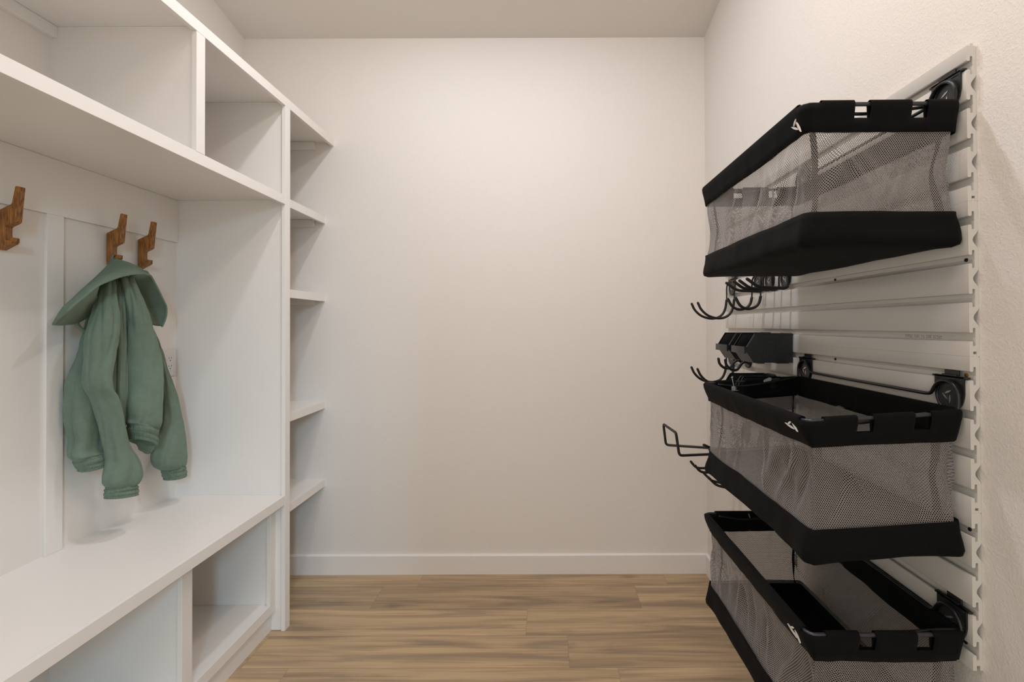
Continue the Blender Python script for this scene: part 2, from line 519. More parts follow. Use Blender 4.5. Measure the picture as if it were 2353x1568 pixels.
# a partition like it closes the near end
t = thing('tall_partition', 'tall white end panel of the built-in nearest the room door', 'cabinet panel', (XF - 0.2, Y_END + 0.01, 0))
board('side_panel', t, XL, XF - 0.016, Y_END, Y_END + 0.019, 0.0, ZTOP - PT - 0.0005, bev=0)

# long top shelf
t = thing('long_shelf', 'long white top shelf above the cubbies, running to the back wall', 'shelf', (XF - 0.2, 1.3, ZTOP - 0.038), 'long shelves of the built-in')
board('shelf_board', t, XL, XF - 0.016, Y_END - 0.02, YB, ZTOP - PT, ZTOP, bev=0)
board('front_edge', t, XF - 0.016, XF, Y_END - 0.02, YB, ZTOP - 0.038, ZTOP)
board('wall_cleat', t, XL, XL + 0.019, Y_END + 0.02, Y1 + 0.008, ZTOP - PT - 0.038, ZTOP - PT - 0.0005, bev=0.001)
board('wall_cleat', t, XL, XL + 0.019, Y1 + 0.028, Y2 + 0.008, ZTOP - PT - 0.038, ZTOP - PT - 0.0005, bev=0.001)
board('wall_cleat', t, XL, -1.204, YB - 0.019, YB, ZTOP - PT - 0.040, ZTOP - PT - 0.0005, bev=0.001)

# mid shelf
t = thing('long_shelf', 'long white shelf under the cubbies, over the wooden hooks', 'shelf', (XF - 0.2, 1.2, ZMID - 0.038), 'long shelves of the built-in')
board('shelf_board', t, XL, XF - 0.016, Y_END + 0.02, Y2 + 0.0075, ZMID - PT, ZMID, bev=0)
board('front_edge', t, XF - 0.016, XF - 0.0004, Y_END, Y2 - 0.0003, ZMID - 0.038, ZMID)

# cubby divider
t = thing('cubby_divider', 'upright white divider between the two upper cubbies', 'cabinet panel', (XF - 0.2, Y1 + 0.02, ZMID))
board('side_panel', t, XL, XF - 0.016, Y1 + 0.008, Y1 + 0.027, ZMID + 0.0005, ZTOP - PT - 0.0005, bev=0)
board('face_stile', t, XF - 0.016, XF - 0.0002, Y1, Y1 + 0.038, ZMID + 0.0005, ZTOP - 0.0384)

# bench
t = thing('bench', 'deep white bench top below the hanging green jacket', 'bench', (XF - 0.2, 1.2, ZBEN - 0.038))
board('seat_board', t, XL, XF - 0.016, Y_END + 0.02, Y2 + 0.0075, ZBEN - PT, ZBEN, bev=0)
board('front_edge', t, XF - 0.016, XF - 0.0004, Y_END, Y2 - 0.0003, ZBEN - 0.038, ZBEN)

t = thing('bench_cabinet', 'white open shoe cubbies under the bench, on a recessed toe kick', 'cabinet', (XS - 0.2, 1.2, 0))
board('bottom_board', t, XL, XS - 0.016, Y_END + 0.02, Y2 + 0.0075, 0.104, 0.123, bev=0)
board('bottom_rail', t, XS - 0.016, XS, Y_END + 0.02, Y2 + 0.0075, 0.083, 0.1235)
board('divider_panel', t, XL, XS - 0.016, Y1 + 0.012, Y1 + 0.031, 0.1235, ZBEN - PT - 0.0005, bev=0)
board('face_stile', t, XS - 0.016, XS - 0.0002, Y1 + 0.006, Y1 + 0.050, 0.1238, ZBEN - PT - 0.0005)
board('face_stile', t, XS - 0.016, XS - 0.0002, 1.9931, Y2 + 0.0075, 0.1238, ZBEN - PT - 0.0005)
board('divider_panel', t, XL, XS - 0.016, 2.001, 2.019, 0.1235, ZBEN - PT - 0.0005, bev=0)
board('toe_kick', t, XS - 0.035, XS - 0.016, Y_END + 0.02, Y2 + 0.0075, 0.0, 0.083, bev=0)

# corner shelves between the partition and the back wall
SH = [(1.8727, 'highest of the four short white corner shelves, just right of the tall partition', True),
      (1.4629, 'second from the top of the four short white corner shelves beside the tall partition', True),
      (0.9017, 'third from the top of the four short white corner shelves, its upper face in view', False),
      (0.4943, 'lowest of the four short white corner shelves beside the tall partition', False)]
for z, lab, cleat in SH:
    t = thing('corner_shelf', lab, 'shelf', (XS - 0.2, 2.27, z - 0.038), 'short corner shelves')
    board('shelf_board', t, XL, XS - 0.016, Y2 + 0.0275, YB, z - PT, z, bev=0)
    board('front_edge', t, XS - 0.016, XS, Y2 + 0.0275, YB, z - 0.038, z)
    board('wall_cleat', t, XL, -1.204, YB - 0.019, YB, z - PT - 0.038, z - PT - 0.0005, bev=0.001)

# board and batten on the wall over the bench
PX = XL + 0.009
z_rail = 1.6565
struct_box('trim_1', C, XL, PX, Y_END + 0.02, Y2 + 0.0075, z_rail, ZMID - PT - 0.0005, bev=0.0006)
struct_box('trim_2', C, XL, PX, 1.4934, 1.5465, ZBEN + 0.0002, z_rail - 0.0002, bev=0.0006)
struct_box('trim_3', C, XL, PX, 0.94, 0.99, ZBEN + 0.0002, z_rail - 0.0002, bev=0.0006)

# ------------------------------------------------------------------ wooden hooks
def round_poly(p, rad, n=3):
    out = []
    m = len(p)
    for i in range(m):
        a, c, b = Vector(p[i - 1]), Vector(p[i]), Vector(p[(i + 1) % m])
        r = min(rad, (a - c).length * 0.45, (b - c).length * 0.45)
        s = c + (a - c).normalized() * r; e = c + (b - c).normalized() * r
        for k in range(n + 1):
            q = k / n
            out.append(tuple(s * (1 - q) ** 2 + c * 2 * q * (1 - q) + e * q * q))
    return out
HOOK = [(0, 1.632), (0.041, 1.6515), (0.0500, 1.7030), (0.0595, 1.7030), (0.0485, 1.6000), (0.0215, 1.5870),
        (0.0215, 1.5500), (0.0310, 1.5445), (0.0345, 1.5560), (0.0435, 1.5550), (0.0420, 1.5400), (0.004, 1.5200), (0, 1.5200)]
bm = bmesh.new()
HY = 1.8258
prism(bm, round_poly([(PX + a, z) for a, z in HOOK], 0.003), 'y', HY, HY + 0.020)
es = [e for e in bm.edges if abs(e.verts[0].co.y - e.verts[1].co.y) < 1e-6]
bmesh.ops.bevel(bm, geom=es, offset=0.0009, segments=1, affect='EDGES')
h0 = finish('wooden_coat_hook', bm, MAT['oak'], smooth=25)
tag(h0, 'empty stained oak coat hook on the wall just right of the green jacket', 'coat hook', 'wooden coat hooks on the wall rail')
for yy, lab in ((1.6949, 'stained oak coat hook holding the loop of the green jacket'),
                (1.3576, 'empty stained oak coat hook at the left edge of the photo')):
    h = h0.copy(); COL.objects.link(h)
    h.location.y += yy - HY
    h['label'] = lab
ROOT_LOC['wooden_coat_hook'] = h0.location.copy()

# ------------------------------------------------------------------ outlets
def outlet(name, lab, side, xw, yc, zc):
    """duplex outlet cover, side = +1 faces +x, -1 faces -x"""
    t = thing(name, lab, 'outlet', (xw, yc, zc - 0.058))
    def bx(a, b): return (xw + a, xw + b) if side > 0 else (xw - b, xw - a)
    bm = bmesh.new(); x0, x1 = bx(0, 0.0055); box(bm, x0, x1, yc - 0.035, yc + 0.035, zc - 0.058, zc + 0.058, bev=0.002, seg=2)
    finish('cover_plate', bm, MAT['outlet'], t, smooth=40)
    bm = bmesh.new(); x0, x1 = bx(0.0055, 0.0068); box(bm, x0, x1, yc - 0.0165, yc + 0.0165, zc - 0.0335, zc + 0.0335, bev=0.0004)
    soc = finish('socket_block', bm, MAT['outlet'], t)
    for dz in (0.017, -0.017):
        for dy in (-0.0065, 0.0065):
            bm = bmesh.new(); x0, x1 = bx(0.0065, 0.00695); box(bm, x0, x1, yc + dy - 0.0011, yc + dy + 0.0011, zc + dz - 0.001, zc + dz + 0.0065)
            finish('blade_slot', bm, MAT['dark'], soc)
        bm = bmesh.new(); x0, x1 = bx(0.0065, 0.00695)
        prism(bm, [(yc + 0.0024 * math.cos(k * math.pi / 5), zc + dz - 0.008 + 0.0026 * math.sin(k * math.pi / 5)) for k in range(10)], 'x', x0, x1)
        finish('ground_hole', bm, MAT['dark'], soc)
    return t
outlet('electrical_outlet', 'white duplex outlet on the wall behind the right sleeve of the green jacket', 1, XL, 1.990, 1.1445)
outlet('electrical_outlet', 'white outlet cover low on the right wall in the gap below the middle basket', -1, XR, 2.172, 0.402)

# ------------------------------------------------------------------ slatted wall panels
SX, SD = 0.8286, 0.0190           # front plane, thickness
SY0, SY1 = 0.9235, 2.165
ZT = 1.8430
def slat_profile():
    X0 = SX
    B = XR - 0.0003 - X0
    p = [(0, 0), (.0076, 0), (.0076, .0048), (.0136, .0048), (.0136, 0), (B - .002, 0), (B, -.002)]
    for k in (1, 2, 3):
        zc = -0.0762 * k
        for i in range(13):
            q = -1 + i / 6
            p.append((B - 0.0106 * (0.5 + 0.5 * math.cos(math.pi * q)) ** 0.85, zc - 0.0190 * q))
    p += [(B, -.3046), (.0139, -.3046), (.0139, -.2952), (.0074, -.2952), (.0074, -.3046), (0, -.3046)]
    for k in (3, 2, 1, 0):
        c = -(0.0381 + 0.0762 * k)
        half = [(0, -.0106), (.0008, -.0090), (.0024, -.0084), (.0050, -.0084), (.0066, -.0092), (.0071, -.0108), (.0071, -.0166), (.0080, -.0178),
                (.0108, -.0178), (.0119, -.0166), (.0119, -.0008), (.0124, 0)]
        p += [(x, c + z) for x, z in half] + [(x, c - z) for x, z in half[-2::-1]]
    out = []
    for x, z in p:
        if not out or (abs(out[-1][0] - X0 - x) + abs(out[-1][1] - z)) > 1e-6:
            out.append((X0 + x, z))
    return out
PROF = slat_profile()
SCREWS = {0: [], 1: [(1.3662, 1.4255, 'hole'), (0.9412, 1.4243, 'hole')], 2: [(1.3685, 1.1962, 'hole'), (0.9432, 1.1950, 'brass')], 3: [(0.9398, 0.8905, 'hole'), (0.9514, 0.6605, 'hole')]}
PLAB = ['topmost of the four stacked grey-white slatted wall panels, behind the top basket',
        'second from top of the grey-white slatted wall panels, between the top and middle baskets',
        'third from the top of the four grey-white slatted wall panels, behind the middle basket',
        'lowest of the four grey-white slatted wall panels, behind the bottom basket']
slat_me = None
for k in range(4):
    zt = ZT - 0.3048 * k
    t = thing('slatwall_panel', PLAB[k], 'slatwall', (XR, (SY0 + SY1) / 2, zt - 0.3048), 'slatted wall panels')
    if slat_me is None:
        bm = bmesh.new()
        prism(bm, [(x, z + zt) for x, z in PROF], 'y', SY0, SY1)
        o = finish('slat_board', bm, MAT['slat'], t, smooth=35)
        slat_me = o.data
    else:
        o = bpy.data.objects.new('slat_board', slat_me); COL.objects.link(o); o.parent = t; ROOT_LOC[o.name] = ROOT_LOC[t.name]
    for (sy, sz, kind) in SCREWS[k]:
        bm = bmesh.new()
        n = 14; r0 = 0.0043 if kind == 'brass' else 0.0038
        ring = lambda rr, xx: [bm.verts.new((xx, sy + rr * math.cos(2 * math.pi * i / n), sz + rr * math.sin(2 * math.pi * i / n))) for i in range(n)]
        a = ring(r0, SX + 0.0120); b = ring(r0 * 0.92, SX + 0.0100); c = ring(r0 * 0.45, SX + 0.0100); d = ring(r0 * 0.40, SX + 0.0114)
        for u, w in ((a, b), (b, c), (c, d)):
            for i in range(n):
                bm.faces.new((u[i], u[(i + 1) % n], w[(i + 1) % n], w[i]))
        bm.faces.new(d)
        s = finish('screw', bm, MAT[kind], t, smooth=40)
        s['label'] = 'brass screw head in the slot' if kind == 'brass' else 'black screw head in the slot'
# faint inkjet lot code printed inside a slot, too small to read
bm = bmesh.new()
rr = random.Random(11)
for i in range(22):
    if i in (5, 9, 12, 16): continue
    y0 = 1.1030 - i * 0.00468
    for cx in range(4):
        for cz in range(5):
            if rr.random() < 0.55:
                yy = y0 - cx * 0.00085; zz = 1.2725 - cz * 0.0014 - (1.103 - y0) * 0.004
                box(bm, SX + 0.0116, SX + 0.0119, yy - 0.0003, yy + 0.0003, zz - 0.0004, zz + 0.0004)
p1 = [o for o in bpy.data.objects if o.get('label') == PLAB[1]][0]
o = finish('ink_print', bm, MAT['ink'], p1); o['label'] = 'faint grey printed lot code'

# ------------------------------------------------------------------ brackets and wire hooks
BX = SX - 0.0005
def disc_poly(yc, slot, w):
    hw = w / 2
    zt = slot - 0.0035
    zc = slot - 0.0450
    pts = [(yc - hw, zt), (yc + hw, zt), (yc + hw, zc + 0.006)]
    for i in range(1, 16):
        a = math.pi * i / 16
        pts.append((yc + hw * math.cos(a) * 0.98, zc + 0.006 - 0.038 * math.sin(a)))
    pts.append((yc - hw, zc + 0.006))
    return pts
def bracket(t, yc, slot, w=0.070, logo=True):
    bm = bmesh.new()
    poly = disc_poly(yc, slot, w)
    prism(bm, poly, 'x', BX - 0.0032, BX)
    # tongue reaching into the slot and lip over its lower edge
    box(bm, BX - 0.0032, SX + 0.0060, yc - 0.017, yc + 0.017, slot - 0.0035, slot - 0.0005, bev=0.0006)
    box(bm, SX + 0.0022, SX + 0.0058, yc - 0.017, yc + 0.017, slot - 0.001, slot + 0.0076, bev=0.0006)
    box(bm, BX - 0.0032, SX + 0.0052, yc - w / 2 - 0.006, yc + w / 2 + 0.006, slot - 0.0076, slot - 0.0035, bev=0.0006)
    for dy in (-0.022, 0.022):
        box(bm, BX - 0.0044, BX - 0.003, yc + dy - 0.008, yc + dy + 0.008, slot - 0.0120, slot - 0.0085, bev=0.0008)
    # round boss
    zc = slot - 0.0445; n = 36
    rings = []
    for rr, xx in ((0.0305, BX - 0.0030), (0.0305, BX - 0.0056), (0.0290, BX - 0.0064), (0.0262, BX - 0.0064), (0.0255, BX - 0.0052)):
        rr *= w / 0.070
        rings.append([bm.verts.new((xx, yc + rr * math.cos(2 * math.pi * i / n), zc + rr * 1.04 * math.sin(2 * math.pi * i / n))) for i in range(n)])
    for a, b in zip(rings, rings[1:]):
        for i in range(n):
            bm.faces.new((a[i], a[(i + 1) % n], b[(i + 1) % n], b[i]))
    bm.faces.new(rings[-1])
    br = finish('bracket', bm, MAT['bracket'], t, smooth=35)
    if logo:
        bm = bmesh.new()
        s = 0.92 * w / 0.070; x = BX - 0.0051
        for (a0, b0), (a1, b1), ww in (((-.008, .0043), (.010, .0128), .0042), ((-.0136, .0051), (0, -.0088), .0036), ((.0064, .0026), (.0056, -.0162), .0040)):
            leaf(bm, (yc - a0 * s, zc + b0 * s), (yc - a1 * s, zc + b1 * s), ww * s, x, 0.0010)
        finish('emblem', bm, MAT['logo_metal'], br)
    return br

WR, GR = 0.0031, 0.0054
def loop_over(yc, slot, ya, yb, x, z_down):
    """wire coming down both sides of the round boss: path from (ya, z_down) over the top to (yb, z_down)"""
    zc = slot - 0.0445
    r = abs(ya - yb) / 2; ym = (ya + yb) / 2
    pts = [(x, ya, z_down)]
    for i in range(11):
        a = math.pi * i / 10
        pts.append((x, ym + (ya - ym) * math.cos(a), zc + min(r, 0.034) * math.sin(a)))
    pts.append((x, yb, z_down))
    return pts

def wire_hook(name, label, group, yc, slot, sep, arm, z_down, grip, wx=None):
    """arm: list of (x, z) of the rubber-covered arm from the wire end outwards; two parallel arms"""
    t = thing(name, label, 'hook', (SX, yc, min(p[1] for p in arm)), group)
    bracket(t, yc, slot)
    x0 = BX - 0.0098
    ya, yb = yc + sep / 2, yc - sep / 2
    bm = bmesh.new()
    loop = loop_over(yc, slot, ya, yb, x0, z_down)
    pre_a = [(arm[0][0], ya, arm[0][1])]; pre_b = [(arm[0][0], yb, arm[0][1])]
    tube(bm, fillet(pre_a + loop + pre_b, 0.008), WR, 10, round_end=False)
    finish('wire_loop', bm, MAT['black_metal'], t, smooth=50)
    for y in (ya, yb):
        bm = bmesh.new()
        tube(bm, spline([(x, y, z) for x, z in arm], 8) if grip == 'spline' else fillet([(x, y, z) for x, z in arm], 0.018), GR, 12)
        finish('rubber_arm', bm, MAT['rubber'], t, smooth=50)
    return t

Jbig = lambda dz: [(0.8175, 1.4055 + dz), (0.812, 1.370 + dz), (0.798, 1.342 + dz), (0.772, 1.326 + dz), (0.738, 1.3245 + dz), (0.702, 1.337 + dz), (0.675, 1.362 + dz), (0.661, 1.390 + dz)]
wire_hook('utility_hook', 'big black double J hook nearest the room corner, hanging under the top basket', 'deep double J hooks', 2.082, 1.5001, 0.086, Jbig(0), 1.425, 'spline')
wire_hook('utility_hook', 'medium black double J hook, second from the room corner below the top basket', 'hooks below the top basket', 1.828, 1.5001, 0.076,
          [(0.8175, 1.402), (0.812, 1.380), (0.799, 1.364), (0.778, 1.3565), (0.757, 1.358), (0.738, 1.371), (0.7235, 1.397)], 1.425, 'spline')
straight = lambda dz, xt=0.681: [(0.816, 1.4235 + dz), (0.806, 1.4180 + dz), (0.718, 1.4225 + dz), (xt, 1.4500 + dz)]
wire_hook('utility_hook', 'black double straight-arm hook below the top basket, left of the nearest one', 'hooks below the top basket', 1.735, 1.5001, 0.068, straight(0.002), 1.430, 'fillet')
wire_hook('utility_hook', 'nearest black double straight-arm hook right below the top basket', 'hooks below the top basket', 1.620, 1.5001, 0.062, straight(0), 1.430, 'fillet')
wire_hook('utility_hook', 'big black double J hook by the room corner, below the parts bins', 'deep double J hooks', 2.092, 1.1953, 0.084, Jbig(-0.2860), 1.135, 'spline')
wire_hook('utility_hook', 'small black double S-curved hook just under the upper parts bins', 'hooks below the parts bins', 1.925, 1.1953, 0.074,
          [(0.815, 1.140), (0.800, 1.1475), (0.784, 1.139), (0.766, 1.1165), (0.744, 1.1170), (0.725, 1.1335), (0.7195, 1.155)], 1.146, 'spline')
wire_hook('utility_hook', 'black straight-arm hook low on the slats beside the long hook, mostly behind the middle basket', 'hooks low on the slats', 1.790, 0.8905, 0.064,
          [(0.814, 0.812), (0.800, 0.808), (0.655, 0.8135), (0.610, 0.834)], 0.822, 'fillet')
wire_hook('utility_hook', 'black straight-arm hook below the long hook, upper one of the lowest two', 'hooks low on the slats', 2.070, 0.7381, 0.060,
          [(0.814, 0.664), (0.800, 0.660), (0.668, 0.6610), (0.645, 0.690)], 0.675, 'fillet')
wire_hook('utility_hook', 'lowest black double hook on the slats, right above the bottom basket', 'hooks low on the slats', 2.070, 0.6619, 0.060,
          [(0.814, 0.592), (0.800, 0.590), (0.735, 0.6050), (0.701, 0.640)], 0.600, 'fillet')
# long upturned hook
t = thing('long_utility_hook', 'longest black hook, reaching far out with a squared upturned end, left of the middle basket', 'hook', (SX, 1.945, 0.77))
bracket(t, 1.945, 0.8905)
x0 = BX - 0.0098
bm = bmesh.new()
tube(bm, fillet([(x0, 1.925, 0.795), (x0, 1.917, 0.845), (x0, 1.932, 0.879), (x0, 1.958, 0.879), (x0, 1.973, 0.845), (x0, 1.965, 0.795)], 0.012), WR, 10, round_end=False)
finish('wire_loop', bm, MAT['black_metal'], t, smooth=50)
bm = bmesh.new()
tube(bm, fillet([(x0, 1.925, 0.800), (x0 - 0.004, 1.925, 0.776), (0.5370, 1.898, 0.7725), (0.5240, 1.898, 0.8640), (0.5200, 2.082, 0.8600), (0.5300, 2.080, 0.7690), (x0 - 0.004, 1.965, 0.776), (x0, 1.965, 0.800)], 0.014), GR, 12)
finish('rubber_arm', bm, MAT['rubber'], t, smooth=50)

# ------------------------------------------------------------------ parts bins
def parts_bin(label, ya, yb, zt):
    t = thing('parts_bin', label, 'storage bin', (0.75, (ya + yb) / 2, zt - 0.100), 'charcoal parts bins')
    w = 0.0024
    side = [(0.8260, zt), (0.6990, zt), (0.6715, zt - 0.0440), (0.6740, zt - 0.0620), (0.6970, zt - 0.0965), (0.8260, zt - 0.0965)]
    bm = bmesh.new()
    prism(bm, side, 'y', ya, ya + w); prism(bm, side, 'y', yb - w, yb)
    box(bm, 0.8238, 0.8260, ya + w, yb - w, zt - 0.0965, zt)
    box(bm, 0.6970, 0.8238, ya + w, yb - w, zt - 0.0965, zt - 0.0941)
    fp = [(0.6740, zt - 0.0620), (0.6765, zt - 0.0620), (0.6995, zt - 0.0950), (0.6970, zt - 0.0965)]
    prism(bm, fp, 'y', ya + w, yb - w)
    # rim along the top edges
    for y0, y1 in ((ya - 0.003, ya + w), (yb - w, yb + 0.003)):
        box(bm, 0.6990, 0.8262, y0, y1, zt - 0.0035, zt + 0.0003, bev=0.0006)
    box(bm, 0.8225, 0.8275, ya - 0.003, yb + 0.003, zt - 0.0035, zt + 0.0006, bev=0.0006)
    # raised frame on the near and far side, feet
    for s, y in ((-1, ya), (1, yb)):
        def fr(a0, a1, b0, b1):
            box(bm, a0, a1, min(y, y + s * 0.0016), max(y, y + s * 0.0016), b0, b1, bev=0.0004)
        fr(0.7300, 0.7330, zt - 0.0965, zt - 0.020); fr(0.7700, 0.7730, zt - 0.0965, zt - 0.020); fr(0.7300, 0.7730, zt - 0.0205, zt - 0.0175)
    box(bm, 0.7100, 0.7330, ya, yb, zt - 0.0995, zt - 0.0960, bev=0.0005)
    box(bm, 0.7730, 0.8150, ya, yb, zt - 0.0995, zt - 0.0960, bev=0.0005)
    # hanger that hooks into the slot behind
    box(bm, 0.8258, SX + 0.0055, ya + 0.02, yb - 0.02, zt - 0.010, zt + 0.0020)
    finish('bin_body', bm, MAT['bin'], t)
    for y0, y1 in ((ya - 0.0022, ya + w), (yb - w, yb + 0.0022)):
        bm = bmesh.new()
        prism(bm, [(0.6990, zt), (0.7030, zt - 0.0003), (0.6755, zt - 0.0440), (0.6715, zt - 0.0440)], 'y', y0, y1)
        finish('opening_rim', bm, MAT['bin_rim'], t)
    bm = bmesh.new()
    n = 10
    A, B2 = [], []
    for i in range(n + 1):
        q = i / n; y = ya - 0.0035 + (yb - ya + 0.007) * q
        bow = 0.0035 * math.sin(math.pi * q)
        A.append([(0.6705, y, zt - 0.0430), (0.6640 - bow, y, zt - 0.0420), (0.6636 - bow, y, zt - 0.0655), (0.6705, y, zt - 0.0655)])
    vs = [[bm.verts.new(p) for p in r] for r in A]
    for a, b in zip(vs, vs[1:]):
        for k in range(4):
            bm.faces.new((a[k], a[(k + 1) % 4], b[(k + 1) % 4], b[k]))
    bm.faces.new(vs[0]); bm.faces.new(vs[-1][::-1])
    lip = finish('label_lip', bm, MAT['bin'], t)
    return t
parts_bin('right one of the two upper charcoal parts bins, nearer the camera', 1.5790, 1.6815, 1.2655)
parts_bin('left one of the two upper charcoal parts bins, nearer the room corner', 1.7300, 1.8350, 1.2655)
parts_bin('right one of the two lower charcoal parts bins, half hidden behind the middle basket rim', 1.5650, 1.6670, 1.1131)
parts_bin('left one of the two lower charcoal parts bins, behind the middle basket far end', 1.6930, 1.7880, 1.1131)

# ------------------------------------------------------------------ baskets
BW, BD = 0.598, 0.306             # along the wall, out from the wall
BY0 = 0.9345
BXR = 0.822                       # rear plane
def rect_path(d0, d1, y0, y1, rad, step=0.008):
    """rounded rectangle seen from above; returns (x, y, normal, s, side). starts at the near rear corner, goes out along the near side"""
    cs = [(-d0 - rad, y0 + rad), (-d1 + rad, y0 + rad), (-d1 + rad, y1 - rad), (-d0 - rad, y1 - rad)]
    pts = []
    def arc(c, a0, a1):
        n = 5
        for i in range(n + 1):
            a = a0 + (a1 - a0) * i / n
            pts.append((c[0] + rad * math.cos(a), c[1] + rad * math.sin(a), math.cos(a), math.sin(a)))
    def seg(p, q, nx, ny):
        n = max(2, int(math.hypot(q[0] - p[0], q[1] - p[1]) / step))
        for i in range(1, n):
            pts.append((p[0] + (q[0] - p[0]) * i / n, p[1] + (q[1] - p[1]) * i / n, nx, ny))
    arc(cs[0], -math.pi / 4, -math.pi / 2)
    seg((cs[0][0], y0), (cs[1][0], y0), 0, -1)
    arc(cs[1], -math.pi / 2, -math.pi)
    seg((-d1, cs[1][1]), (-d1, cs[2][1]), -1, 0)
    arc(cs[2], math.pi, math.pi / 2)
    seg((cs[2][0], y1), (cs[3][0], y1), 0, 1)
    arc(cs[3], math.pi / 2, 0)
    seg((-d0, cs[3][1]), (-d0, cs[0][1]), 1, 0)
    arc(cs[0], 0, -math.pi / 4)
    out = []
    s = 0
    for i, p in enumerate(pts):
        if i:
            s += math.hypot(p[0] - pts[i - 1][0], p[1] - pts[i - 1][1])
        out.append((p[0], p[1], p[2], p[3], s))
    return out

def fbm(x, y, z=0.0):
    return noise.noise(Vector((x, y, z)))

EMB_A = (((.0093, .003), (.0003, .0147), .0050), ((-.0008, .0075), (-.0173, -.0187), .0042), ((.0173, .0051), (-.009, -.0113), .0044))
EMB_B = (((.0156, -.0018), (-.0033, .0095), .0052), ((-.0032, .005), (-.0235, -.009), .0042), ((.0259, -.0004), (-.0116, -.0066), .0042))
def basket(label, zr, slot, seed, sink, flare, emb):
    """zr: height of the rim at the rear; sink: how far the front rim drops; flare: how far the cloth falls inwards"""
    t = thing('mesh_basket', label, 'basket', (BXR, BY0 + BW / 2, zr - 0.285), 'black rimmed mesh baskets')
    path = rect_path(0.0, BD, 0.0, BW, 0.016)
    per = path[-1][4]
    def W(x, y, z):       # local (x <= 0 is out from the wall) to world
        d = -x / BD
        return (min(BXR + x, SX - 0.0008), BY0 + y, zr + z - sink * d)
    def gaps(x, y, ny):
        """windows cut in the hem: open on the short sides where the wire shows"""
        d = -x
        if abs(ny) > 0.9 and not (seed > 8 and ny > 0):
            return 0.066 < d < 0.096 or 0.180 < d < 0.212
        return False
    def corner_open(x, y):
        return (-x > BD - 0.030 and (y < 0.018 or y > BW - 0.018))
    # -- rim wire
    bm = bmesh.new()
    tube(bm, [W(p[0], p[1], 0.0) for p in path[:-1]], 0.0042, 10, closed=True)
    finish('rim_wire', bm, MAT['grey_wire'], t, smooth=50)
    # -- second wire under each short side, running back to the brackets
    for y, q in ((0.010, 1), (BW - 0.010, -1)):
        bm = bmesh.new()
        tube(bm, spline([W(-0.008, y, 0.004), W(-0.07, y + q * 0.004, -0.002), W(-0.14, y + q * 0.008, -0.009), W(-0.20, y + q * 0.006, -0.012), W(-0.265, y + q * 0.004, -0.004)], 6), 0.0036, 8)
        finish('side_wire', bm, MAT['black_metal'], t, smooth=50)
    # -- brackets and the hanging wire that loops over them
    yn, yf = BY0 + 0.0335, BY0 + BW - 0.0335
    for yc in (yn, yf):
        bracket(t, yc, slot)
    zc = slot - 0.0445
    xw = BX - 0.0100
    pts = [(BXR - 0.006, BY0 + 0.004, zr - 0.002), (xw, BY0 + 0.003, zc - 0.012)]
    for i in range(8):
        a = math.radians(-8 + 158 * i / 7)
        pts.append((xw, yn - 0.031 * math.cos(a), zc + 0.031 * math.sin(a)))
    pts += [(xw, yn + 0.036, zc + 0.000), (xw, yn + 0.050, zc - 0.002)]
    far = [(x, 2 * (BY0 + BW / 2) - y, z) for x, y, z in pts][::-1]
    bm = bmesh.new()
    tube(bm, fillet(pts + far, 0.010, 4), 0.0038, 10)
    finish('hanging_wire', bm, MAT['black_metal'], t, smooth=50)
    # -- hem wrapped over the rim
    rr = 0.0072
    prof = [(-0.0035, -0.054), (-0.0040, -0.040), (-0.0048, -0.028), (-0.0062, -0.014)]
    prof += [(-rr * math.cos(math.pi * k / 6), rr * math.sin(math.pi * k / 6)) for k in range(7)]
    prof += [(0.0062, -0.012), (0.0046, -0.020), (0.0034, -0.0285), (0.0022, -0.040), (0.0012, -0.055)]
    bm = bmesh.new()
    rings = []
    for (x, y, nx, ny, s) in path[:-1]:
        r = []
        side = 1 if nx < -0.5 else 0
        for j, (o, z) in enumerate(prof):
            depth = min(1.0, max(0.0, -z / 0.055))
            wob = 0.0030 * depth * fbm(s * 16 + seed, z * 8, seed) + 0.0016 * depth * fbm(s * 45, z * 14, seed + 3)
            drop = 0.0045 * depth * fbm(s * 5 + 7, seed)
            fl = -flare * depth ** 2 * (1.0 if nx < -0.5 else 0.35)
            o2 = o + wob + fl
            zz = z + (drop if z < -0.02 else 0)
            r.append(bm.verts.new(W(x + nx * o2, y + ny * o2, zz)))
        rings.append(r)
    n = len(rings)
    for i in range(n):
        a, b = rings[i], rings[(i + 1) % n]
        p, q = path[i], path[(i + 1) % n]
        mx, my = (p[0] + q[0]) / 2, (p[1] + q[1]) / 2
        for j in range(len(prof) - 1):
            zm = (prof[j][1] + prof[j + 1][1]) / 2
            if gaps(mx, my, p[3]) and zm > -0.0285: continue
            if corner_open(mx, my) and zm > -0.004: continue
            bm.faces.new((a[j], b[j], b[j + 1], a[j + 1]))
    hem = finish('top_hem', bm, MAT['black_cloth'], t, smooth=60, recalc=False)
    md = hem.modifiers.new('thickness', 'SOLIDIFY'); md.thickness = 0.0014; md.offset = 0
    # -- mesh walls
    H0, H1 = -0.050, -0.222
    prn = random.Random(int(seed * 10))
    pleats = [(prn.uniform(0, per), prn.uniform(-0.09, 0.09), prn.choice((-1, 1)) * prn.uniform(0.004, 0.009), prn.uniform(0.007, 0.018)) for _ in range(30)]
    pleats += [(0.20, -0.10, 0.009, 0.010), (0.345, 0.03, -0.008, 0.010), (0.40, 0.07, 0.010, 0.012), (0.50, -0.04, 0.009, 0.010), (0.66, 0.06, 0.009, 0.011), (0.80, -0.03, 0.010, 0.012)]
